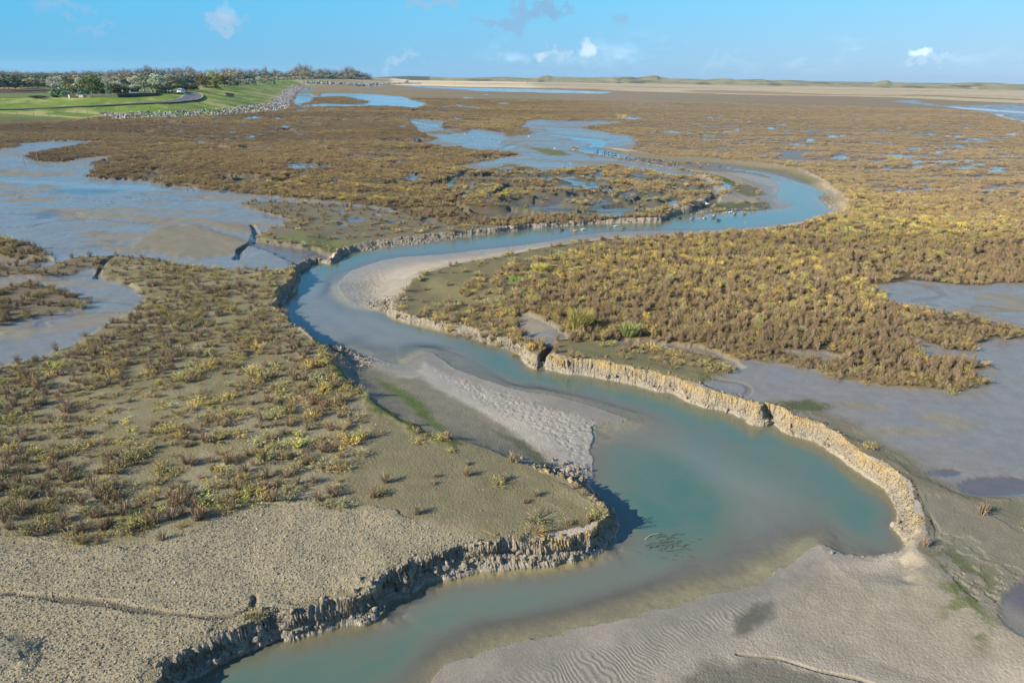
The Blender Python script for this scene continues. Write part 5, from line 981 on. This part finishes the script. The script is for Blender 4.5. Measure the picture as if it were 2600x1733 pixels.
def finish_people():
    dg = bpy.context.evaluated_depsgraph_get()
    for root, ob, top, bot, hz in PPL:
        me = bpy.data.meshes.new_from_object(ob.evaluated_get(dg)); ob.modifiers.clear(); ob.data = me; me.materials.clear()
        for k in ('skin', top, bot): me.materials.append(M[k])
        for p in me.polygons:
            z = p.center.z; p.use_smooth = True
            p.material_index = 2 if z < hz+.04 and not (abs(p.center.x) > .2) else (1 if z < hz+.53 and not (abs(p.center.x) > .2 and z < hz+.02) else 0)
        bm = BM(); add_ell(bm, (0, .015, hz+.79), (.098, .105, .10), 10); bmesh.ops.delete(bm, geom=[v for v in bm.verts if v.co.y < -.04 and v.co.z < hz+.80], context='VERTS'); done('hair', bm, M['hair'], root, True)
for a in ((427.5, 238.5, 'grey', 'blk', 'walk', 'person in a light grey top walking toward the end of the dark wall', .5), (434.5, 239, 'pink', 'jean', 'walk', 'person in a pale lilac top walking beside the one in grey', -.4),
          (467.5, 239.5, 'blk', 'blk', 'stand', 'person in black standing at the right side of the white van', 1.2), (473.5, 239.5, 'blk', 'jean', 'bike', 'person in dark clothes holding a bicycle right of the white van', 1.0)):
    PPL.append(person(a[0], a[1], a[2], a[3], pose=a[4], face=a[6], label=a[5]))
for a in ((325, 236.6, 'blk', 'blk', 'stand', 'person in dark clothes, leftmost standing on the terrace', 0.), (333, 236.4, 'pink', 'grey', 'stand', 'person in pale pink behind the white table on the terrace', .3), (357.5, 235.8, 'whitec', 'blk', 'walk', 'person in white top and black trousers striding along the terrace', 1.2),
          (368, 232.0, 'whitec', 'jean', 'stand', 'person in white standing on the grass behind the terrace', 0.), (386.5, 235.2, 'whitec', 'pink', 'stand', 'person in white near the right end of the terrace', .4), (395.5, 235.0, 'ochre', 'grey', 'stand', 'person in tan, rightmost on the terrace', -.3), (314, 237, 'whitec', 'blk', 'stand', 'person in white low behind the wall left of the others', 0.)):
    PPL.append(person(a[0], a[1], a[2], a[3], pose=a[4], face=a[6], label=a[5], off=(12. if a[1] < 234 else random.uniform(2.5, 7))))
finish_people()
x, y, z = on_terrace(341, 4.); r_ = empty('picnic_table', (x, y, z), view_rot(x, y)+.2, 'white cloth covered table among the people on the terrace', 'table'); bm = BM(); add_box(bm, (0, 0, .75), (3.4, 1.2, .08), bev=.02); add_box(bm, (0, -.6, .6), (3.3, .04, .34)); done('table_top', bm, M['whitec'], r_)
for sx in (-1.3, 1.3):
    for sy in (-.4, .4): bm = BM(); add_rod(bm, (sx, sy, 0), (sx, sy, .72), .04); done('leg', bm, M['wood'], r_)
# bicycle
x, y, z = hit(477, 239.5); r_ = empty('bicycle', (x, y, z), view_rot(x, y)+1.0, 'dark bicycle held by the person right of the white van', 'bicycle')
for wx_ in (-.52, .52):
    bm = BM(); n = 18
    for k in range(n):
        a0, a1 = 2*math.pi*k/n, 2*math.pi*(k+1)/n; add_rod(bm, (wx_+.33*math.cos(a0), 0, .34+.33*math.sin(a0)), (wx_+.33*math.cos(a1), 0, .34+.33*math.sin(a1)), .022, n=5)
        if k % 3 == 0: add_rod(bm, (wx_, 0, .34), (wx_+.33*math.cos(a0), 0, .34+.33*math.sin(a0)), .006, n=4)
    done('wheel', bm, M['tyre'], r_)
bm = BM(); 
for a, b_ in (((-.52, 0, .34), (-.1, 0, .34)), ((-.52, 0, .34), (-.18, 0, .82)), ((-.1, 0, .34), (-.2, 0, .88)), ((-.1, 0, .34), (.34, 0, .80)), ((-.18, 0, .80), (.34, 0, .82)), ((.32, 0, .92), (.52, 0, .34))): add_rod(bm, a, b_, .022)
done('frame', bm, M['blk'], r_); bm = BM(); add_rod(bm, (.30, -.28, 1.0), (.30, .28, 1.0), .016); done('handlebar', bm, M['blk'], r_); bm = BM(); add_ell(bm, (-.21, 0, .93), (.14, .08, .04), 8); done('saddle', bm, M['blk'], r_)
# van
x, y, z = hit(457, 239.6); vr0 = empty('white_van', (x, y, z+.2), view_rot(x, y)-.38, 'white van parked on the road facing the marsh, people beside it', 'van')
bm = BM(); prof = [(-.0, .35), (-.02, .95), (.12, 1.08), (.62, 1.22), (1.30, 1.92), (1.6, 2.02), (4.7, 2.02), (4.86, 1.8), (4.9, .35)]
L_ = [bm.verts.new((-.93 if z_ < 1.3 else -.80, y_-1.0, z_)) for y_, z_ in prof]; R_ = [bm.verts.new((.93 if z_ < 1.3 else .80, y_-1.0, z_)) for y_, z_ in prof]
for k in range(len(prof)): k2 = (k+1) % len(prof); bm.faces.new((L_[k], L_[k2], R_[k2], R_[k]))
bm.faces.new(L_[::-1]); bm.faces.new(R_); bmesh.ops.recalc_face_normals(bm, faces=bm.faces); bmesh.ops.bevel(bm, geom=list(bm.edges), offset=.05, segments=2, affect='EDGES'); done('body', bm, M['white'], vr0)
bm = BM(); vs_ = [bm.verts.new(p) for p in ((-.76, -.33, 1.27), (.76, -.33, 1.27), (.70, .24, 1.86), (-.70, .24, 1.86))]; bm.faces.new(vs_)
for v in bm.verts: v.co += Vector((0, -.045, .04))
done('windscreen', bm, M['glass'], vr0)
for sx in (-1, 1):
    for y0_, y1_ in ((.35, 1.25), (1.4, 3.4)):
        bm = BM(); vs_ = [bm.verts.new((sx*(.945 if z_ < 1.4 else .835), yy, z_)) for yy, z_ in ((y0_-.15, 1.30), (y1_, 1.30), (y1_, 1.80), (y0_+.15, 1.80))]; bm.faces.new(vs_); done('side_window', bm, M['glass'], vr0)
    for yy in (-.15, 2.95):
        bm = BM(); add_rod(bm, (sx*.72, yy, .34), (sx*.96, yy, .34), .34, n=18); w_o = done('wheel', bm, M['tyre'], vr0); bm = BM(); add_rod(bm, (sx*.955, yy, .34), (sx*.975, yy, .34), .19, n=14); done('hub_cap', bm, M['grey'], w_o)
    bm = BM(); add_ell(bm, (sx*.70, -1.0, .88), (.16, .05, .10), 10); done('headlight', bm, M['glass'], vr0); bm = BM(); add_box(bm, (sx*1.05, -.1, 1.35), (.16, .1, .22), bev=.02); done('mirror', bm, M['blk'], vr0)
bm = BM(); add_box(bm, (0, -1.04, .47), (1.8, .12, .28), bev=.03); done('bumper', bm, M['blk'], vr0); bm = BM(); add_box(bm, (0, -1.05, .75), (.9, .06, .14)); done('grille', bm, M['blk'], vr0)
# lean-to shelter, green container, posts
x, y, z = hit(585, 246.5); sr = empty('wooden_shelter', (x, y, z), view_rot(x, y)+.15, 'small lean-to wooden shelter with slanting dark roof on the grassy slope', 'shelter'); k_ = math.hypot(x, y)/F_PX; w2, hl, hr = 17*k_, 8.2*k_, 5.6*k_
bm = BM(); n = 11
for i in range(n):
    f = (i+.5)/n; add_box(bm, (-w2/2+w2*f, 0, (hl+(hr-hl)*f)/2), (w2/n*.94, .10, hl+(hr-hl)*f))
done('plank_wall', bm, M['wood'], sr)
bm = BM(); vs_ = [bm.verts.new(p) for p in ((-w2/2-.4, -.35, hl+.02), (w2/2+.4, -.35, hr+.02), (w2/2+.4, 2.2, hr+.02), (-w2/2-.4, 2.2, hl+.02))]; f_ = bm.faces.new(vs_); r2 = bmesh.ops.extrude_face_region(bm, geom=[f_])
for v in r2['geom']:
    if isinstance(v, bmesh.types.BMVert): v.co.z += .28
bmesh.ops.recalc_face_normals(bm, faces=bm.faces); done('roof', bm, M['roof'], sr)
for px_, py_ in ((-w2/2, 2.0), (w2/2, 2.0)): bm = BM(); add_rod(bm, (px_, py_, 0), (px_, py_, hl if px_ < 0 else hr), .12); done('post', bm, M['wood'], sr)
x, y, z = hit(697, 213.5); k_ = math.hypot(x, y)/F_PX; gr_ = empty('green_cart', (x, y, z), view_rot(x, y)+.2, 'dark green box-shaped cart on the green dike slope', 'cart'); bm = BM(); add_box(bm, (0, 0, 3.3*k_), (4.6*k_, 3*k_, 4.4*k_), taper=(.85, .9), bev=.15*k_); done('body', bm, M['greenm'], gr_)
bm = BM(); add_box(bm, (-2.6*k_, 0, 2.2*k_), (1.0*k_, 2*k_, 2.6*k_)); done('flap', bm, M['ochre'], gr_)
for sx in (-1, 1): bm = BM(); add_rod(bm, (sx*1.5*k_, -1.7*k_, .8*k_), (sx*1.5*k_, 1.7*k_, .8*k_), .8*k_, n=14); done('wheel', bm, M['tyre'], gr_)
for u, v, h, mm, lb in ((503.5, 229, 8, 'whitec', 'white marker post beside the road bend'), (709, 203.5, 3.5, 'whitec', 'small white sign on the dike crest behind the green cart'), (667, 224, 3.5, 'pale', 'short pale post on the green slope, left of two'), (687, 221.5, 3, 'pale', 'short pale post on the green slope, right of two')):
    x, y, z = hit(u, v); k_ = math.hypot(x, y)/F_PX; r_ = empty('marker_post', (x, y, z), view_rot(x, y), lb, 'post'); bm = BM(); add_box(bm, (0, 0, h*k_/2), (1.2*k_, .8*k_, h*k_), bev=.1*k_); done('post', bm, M[mm], r_); bm = BM(); add_box(bm, (0, 0, h*k_+.2*k_), (1.7*k_, 1.2*k_, .5*k_), bev=.1*k_); done('cap', bm, M['grey'], r_)
# fences
def fence(pts, hpx, label, braces=()):
    q = [hit(u, v) for u, v in pts]; r0 = empty('wire_fence', q[0], 0, label, 'fence'); tops = []
    for i, ((u, v), (x, y, z)) in enumerate(zip(pts, q)):
        h = hpx*math.hypot(x, y)/F_PX; o = Vector((x, y, z))-Vector(q[0]); bm = BM(); le = random.uniform(-.06, .06); add_rod(bm, o+Vector((0, 0, -.2)), o+Vector((le, le, h)), .09, .075, 7)
        if i in braces:
            for s_ in (-1, 1): add_rod(bm, o+Vector((s_*1.1, 0, -.1)), o+Vector((0, 0, h*.8)), .06, .05, 6)
        done('post', bm, M['wood'], r0); tops.append((o, h))
    for f in (.92, .6, .3):
        bm = BM()
        for (a, ha), (b_, hb) in zip(tops[:-1], tops[1:]): add_rod(bm, a+Vector((0, 0, ha*f)), b_+Vector((0, 0, hb*f)), .018, n=4)
        done('wire', bm, M['wire'], r0)
fence([(-60,302),(3.5,299.5),(43.5,297.5),(86,296.5),(124,295),(161,293.5),(197,292),(223,289),(251,286.5),(278,284),(305,282.5),(332,281),(357,279.5),(382,278.5),(406,279),(428,275.5),(448,275),(469,274),(487.5,271.5),(507,270.5),(528,268.5),(545,267.5),(559.7,266),(572.5,265),(581.8,264),(589.3,263),(597.2,262.6),(605.6,261.2),(613,260),(620,259),(627,260),(635,260.5)], 9, 'long post and wire fence along the foot of the grassy dike', (6, 8, 17))
fence([(635,260.5),(640,255),(648,251),(656,247),(664,243.5),(672,240.5),(680,237),(688,233.5),(696,230),(704,226.5),(711,223),(718,219.5),(724,216.5)], 7, 'rusty looking fence climbing away along the straw edge of the dike')
# two stakes in the left mudflat
for u, v, lb in ((62, 418, 'thin dark stake standing in the left mudflat, left one of two'), (98, 417, 'thin dark stake standing in the left mudflat, right one of two')):
    x, y, z = hit(u, v); h = 20*math.hypot(x, y)/F_PX; r_ = empty('stake', (x, y, z), 0, lb, 'stake'); bm = BM(); add_rod(bm, (0, 0, -.3), (.06, 0, h), .06, .05); done('pole', bm, M['wood'], r_); bm = BM(); add_box(bm, (.06, 0, h), (.18, .18, .08)); done('cap', bm, M['wood'], r_)
# drowned brush in the channel
brm = flatmat('wet dark twigs', (.06, .045, .035), .7); 
for (u, v, w_, n_t, lb) in ((1690, 1388, 100, 150, 'tangle of dark drowned branches lying in the green channel water'),):
    x, y = gp([(u, v)], 0.0)[0]; k_ = math.hypot(x, y, CAM_H)/F_PX; r_ = empty('drowned_brushwood', (x, y, -.05), 0, lb, 'branches'); bm = BM()
    for i in range(n_t):
        cx_ = random.gauss(0, .28)*w_*k_; cy_ = random.gauss(0, .3); a = random.gauss(0, .5); l_ = random.uniform(.2, 1.1); zz_ = random.uniform(-.06, .04); add_rod(bm, (cx_-l_/2*math.cos(a), cy_-l_/2*math.sin(a), zz_-.05), (cx_+l_/2*math.cos(a), cy_+l_/2*math.sin(a), zz_+random.uniform(0, .12)), random.uniform(.010, .026), .006, 5)
    done('twigs', bm, brm, r_); bm = BM(); add_rod(bm, (-.9, .25, -.02), (-.45, .62, .10), .022, .018); add_rod(bm, (-.45, .62, .10), (-.1, .72, .12), .018, .012); done('bare_branch', bm, flatmat('bleached branch', (.30, .24, .18), .7), r_)
# reed tussocks
def tussock(u, v, wpx, hpx, n, cols, label, name='grass_tussock'):
    x, y, z = hit(u, v); k_ = math.hypot(x, y, CAM_H)/F_PX; w, h = wpx*k_, hpx*k_*1.15; A = []; B = []; Cc = []
    for i in range(n):
        a = random.uniform(0, 6.28); r_ = random.uniform(0, 1)**.5*w*.42; le = random.uniform(.2, 1.0)*w; p = np.array([r_*math.cos(a), r_*math.sin(a)*.8, 0]); q = p+np.array([le*math.cos(a)*.5+.10*h, le*math.sin(a)*.4, h*random.uniform(.45, 1)]); m_ = (p+q)/2+np.array([0, 0, h*.10]); A += [p, m_]; B += [m_, q]
    Q = strip(np.array(A), np.array(B), np.full(len(A), .009)); me = quads_mesh(name, Q, np.ones(len(Q)), rng.uniform(0, 1, len(Q)), plant_m); o = bpy.data.objects.new(name, me); C.objects.link(o); o.location = (x, y, z-.03); o['tint'] = list(cols); tag(o, label, 'grass tussock')
tussock(1468, 836, 46, 50, 800, (.32, .28, .09), 'tallest yellow-green grass tussock, behind the small grey pond on the right bank'); tussock(1597, 853, 38, 32, 420, (.22, .26, .09), 'greener grass tussock just right of the tall yellow-green one')
tussock(1305, 712, 22, 12, 260, (.26, .46, .08), 'bright green low grass tuft at the left edge of the dense brown stand'); tussock(1577, 300, 20, 9, 300, (.55, .42, .10), 'lone golden bushy tuft on the far marsh above the wet flats'); tussock(2268, 409, 24, 8, 240, (.45, .40, .10), 'yellowish tuft between far ponds on the right'); tussock(1366, 690, 30, 22, 380, (.46, .42, .10), 'yellow-green grass clump inside the brown stand near its left side')
# birds
def bird_proto(name, body, head, wing, bill, swim, white=False):
    bm = BM(); 
    add_ell(bm, (0, 0, .10 if swim else .20), (.115, .22, .085), 12, rot=Matrix.Rotation(R(-8 if swim else -14), 3, 'X')); nb = len(bm.faces)
    zb = 0. if swim else .10
    add_rod(bm, (0, .12, .14+zb), (0, .19, .25+zb), .05, .035, 8); add_ell(bm, (0, .205, .275+zb), (.045, .062, .048), 10); nh = len(bm.faces)
    for sx in (-1, 1): add_ell(bm, (sx*.085, -.04, .125+zb), (.04, .17, .06), 8)
    nw = len(bm.faces); add_rod(bm, (0, .25, .268+zb), (0, .325, .258+zb), .02, .012, 6); bm.faces.ensure_lookup_table()
    add_rod(bm, (0, -.17, .12+zb), (0, -.30, .17+zb), .05, .012, 6)
    if not swim:
        for sx in (-1, 1): add_rod(bm, (sx*.04, 0, .0), (sx*.04, .0, .16), .012, n=5)
    me = bpy.data.meshes.new(name); bm.to_mesh(me); bm.free()
    for i, c_ in enumerate((body, head, wing, bill)):
        k = tuple(c_); mk = 'plumage %.2f %.2f %.2f' % k; me.materials.append(M.setdefault(mk, flatmat(mk, c_, .8)))
    for i, p in enumerate(me.polygons): p.use_smooth = True; p.material_index = 0 if i < nb else 1 if i < nh else 2 if i < nw else (3 if p.center.y > 0 else 0)
    return me
B_ = {}
for sw in (0, 1):
    B_['drake', sw] = bird_proto('mallard drake', (.42, .41, .40), (.01, .10, .05), (.30, .28, .25), (.5, .42, .05), sw); B_['hen', sw] = bird_proto('brown duck', (.16, .095, .05), (.12, .075, .045), (.12, .07, .04), (.18, .12, .04), sw); B_['dark', sw] = bird_proto('dark duck', (.06, .05, .05), (.03, .03, .03), (.035, .03, .03), (.08, .08, .08), sw)
    B_['tan', sw] = bird_proto('tan duck', (.42, .22, .07), (.40, .20, .07), (.30, .16, .06), (.2, .12, .05), sw); B_['white', sw] = bird_proto('gull', (.62, .62, .62), (.66, .66, .66), (.50, .52, .55), (.5, .3, .05), sw); B_['pied', sw] = bird_proto('black and white duck', (.50, .49, .46), (.03, .05, .04), (.03, .03, .03), (.4, .1, .05), sw)
def bird(kind, sw, u, v, label, cat='duck', group=None, sc=1.0, rz=None):
    if sw: x, y = gp([(u, v)], .0)[0]; z = -.02; zz_ = float(zat(x, y)[0]); z = max(z, zz_-.01)
    else: x, y, z = hit(u, v)
    o = bpy.data.objects.new('gull' if kind == 'white' else 'duck', B_[kind, sw]); C.objects.link(o); o.location = (x, y, z); s_ = sc*random.uniform(1.0, 1.12); o.scale = (s_, s_, s_); o.rotation_euler = (0, 0, random.uniform(0, 6.28) if rz is None else rz); tag(o, label, cat, group)
k1 = .2337; L0 = R(75); R0_ = R(-80)
for kd, sw, cx_, cy_, rz, lb in (('dark',1,115,366,R0_+3.14,'dark brown duck, leftmost one swimming in the blue channel reach'), ('tan',1,258,374,L0,'tan orange duck swimming between a dark duck and a mallard drake'), ('drake',1,342,358,L0,'mallard drake with green head swimming, second to a tan duck'), ('drake',1,697,322,L0,'mallard drake with green head swimming alone in mid channel'), ('hen',1,783,346,L0,'brown duck swimming right of the lone mallard drake'),
   ('dark',1,1395,235,R0_,'dark duck swimming close to the notch in the far bank'), ('pied',1,1530,245,R0_,'duck with pale flank and dark back swimming right of the bank notch'), ('pied',1,1667,232,L0,'pale-sided duck swimming in the middle of the wide blue reach'), ('drake',1,1768,213,R0_,'green-headed drake, upper bird of a close swimming pair'), ('hen',1,1755,232,L0,'brown duck, lower bird of a close swimming pair'), ('dark',1,1815,260,L0,'dark duck swimming below the close pair'),
   ('white',1,1943,175,R0_,'white gull with raised head in the shallows of the blue reach'), ('pied',1,1992,192,R0_,'dark and pale duck just right of the white gull'), ('hen',1,2097,190,L0,'brown duck, rightmost one swimming in the blue reach'), ('white',0,2125,322,L0,'small white bird on the near mud edge of the blue reach'),
   ('hen',0,1160,205,L0,'brown duck standing on the point left of the bank notch'), ('tan',0,1260,190,L0,'reddish duck resting beside a pale duck above the notch'), ('pied',0,1297,175,R0_,'pale duck standing above the notch next to a reddish one'), ('tan',0,1530,112,L0,'reddish duck, lower left of the group on the mud point'), ('pied',0,1548,108,R0_,'black and white duck, lower left of the group on the mud point'), ('tan',0,1613,108,L0,'chestnut duck in the middle of the group on the mud point'), ('dark',0,1620,92,R0_,'dark duck in the middle of the group on the mud point'), ('white',0,1690,92,L0,'white gull standing on the mud point'), ('hen',0,1785,92,R0_,'brown duck right of the white gull on the mud point'), ('hen',0,2108,66,L0,'brown duck alone among low plants on the mud point'), ('hen',0,2240,42,L0,'brown duck, rightmost on the green mud point')):
    bird(kd, sw, 1400+cx_*k1, 500+cy_*k1, lb, 'gull' if kd == 'white' else 'duck', 'ducks and gulls around the wide blue reach', 1.0, rz)
k2 = .1487
for i, (cx_, cy_) in enumerate([(195,72),(105,45),(72,58),(120,10),(240,10),(235,60),(265,50),(305,60),(370,80),(410,75),(430,75),(345,113),(315,108),(636,92),(508,135),(545,137),(602,150),(600,170),(668,155),(670,185),(750,150),(770,145),(830,160),(885,170),(912,165),(925,175),(800,195),(820,200),(862,205),(870,190),(1005,175),(1015,180),(1050,200),(1080,185),(1080,215),(1110,195),(1135,175),(1140,205),(1165,190),(1185,200),(1210,205),(1250,200),(1270,190),(1010,235),(1000,215),(1025,240),(1305,225),(1385,220),(1360,225),(1445,230),(1490,228),(1600,235),(1655,238),(1690,240),(1250,275),(1330,275),(1345,265),(1370,270),(1420,265),(1440,275),(1480,285),(1830,245),(1865,270),(1885,275),(1945,270),(1955,285),(2005,275),(2200,300),(1870,320),(460,178)]):
    kd = ['dark', 'tan', 'hen', 'dark', 'pied', 'hen'][(i*7+cx_) % 6]; sw_ = cx_ < 640 and cy_ < 130 and cx_ != 460
    nm_ = {'dark': 'dark duck', 'tan': 'reddish-brown duck', 'hen': 'brown duck', 'pied': 'black and white duck'}[kd]
    lb = f'{nm_} {"in the upstream water left of the resting flock" if sw_ else "in the crowded flock resting along the upstream creek edge" if cx_ < 1550 else "in the thin tail of the flock right of the creek pool"}'
    bird(kd, 0 if not sw_ else 1, 1500+cx_*k2, 380+(cy_+8)*k2, lb, 'duck', 'flock of ducks at the upstream creek', 1.0) if not sw_ else bird(kd, 0, 1500+cx_*k2, 380+(cy_+8)*k2, lb, 'duck', 'flock of ducks at the upstream creek', 1.0)
for i, (u, v, lb) in enumerate(((1093,311,'white gull standing in the far left creek pool'),(1082,330,'white gull on wet mud below the far left creek pool'),(1200,353,'white gull on the wet flat left of the thin water line'),(1243,354,'white gull at the left end of the thin water line'),(1269,362,'white gull just below the thin water line'),(1342,348,'white gull on the dark sparse plant patch of the flat'),(1467,375,'white gull at the head of the bright creek water'),(1456,383,'white gull on the mud just left of the creek water'),(1408,379,'white gull alone in the middle of the wet flat'),(1180,341,'white gull near the middle of the upper wet flat'),(1559,312,'white gull beside the narrow pool under the golden tuft'))):
    bird('white', 0, u, v, lb, 'gull', 'white gulls on the upper wet flats', .85)
# cattle on the pale land before the dunes
bm = BM(); add_box(bm, (0, 0, 1.05), (.7, 2.0, .8), bev=.2); add_box(bm, (0, 1.25, 1.25), (.35, .7, .4), bev=.1); add_box(bm, (0, 1.7, 1.15), (.3, .45, .3), bev=.08)
for sx in (-.22, .22):
    for sy in (-.8, .8): add_rod(bm, (sx, sy, 0), (sx, sy, .8), .09)
add_rod(bm, (0, -1.0, 1.3), (0, -1.1, .5), .04); cme = bpy.data.meshes.new('cattle'); bm.to_mesh(cme); bm.free(); cme.materials.append(M['cow'])
for u, v in ((1305,210),(1313,210.3),(1325,210),(1338,210.8),(1341,210.6),(1374,210.3),(1497,211.5)):
    x, y = gp([(u, v)], MZ)[0]; s_ = math.hypot(x, y)/F_PX*2.2/1.5; o = bpy.data.objects.new('cow', cme); C.objects.link(o); o.location = (x, y, float(zat(x, y)[0])); o.scale = (s_*.7, s_*.7, s_*.7); o.rotation_euler = (0, 0, random.uniform(1.2, 1.9)); tag(o, 'tiny reddish cow grazing on the far pale land before the dunes', 'cow', 'cattle grazing before the dunes')
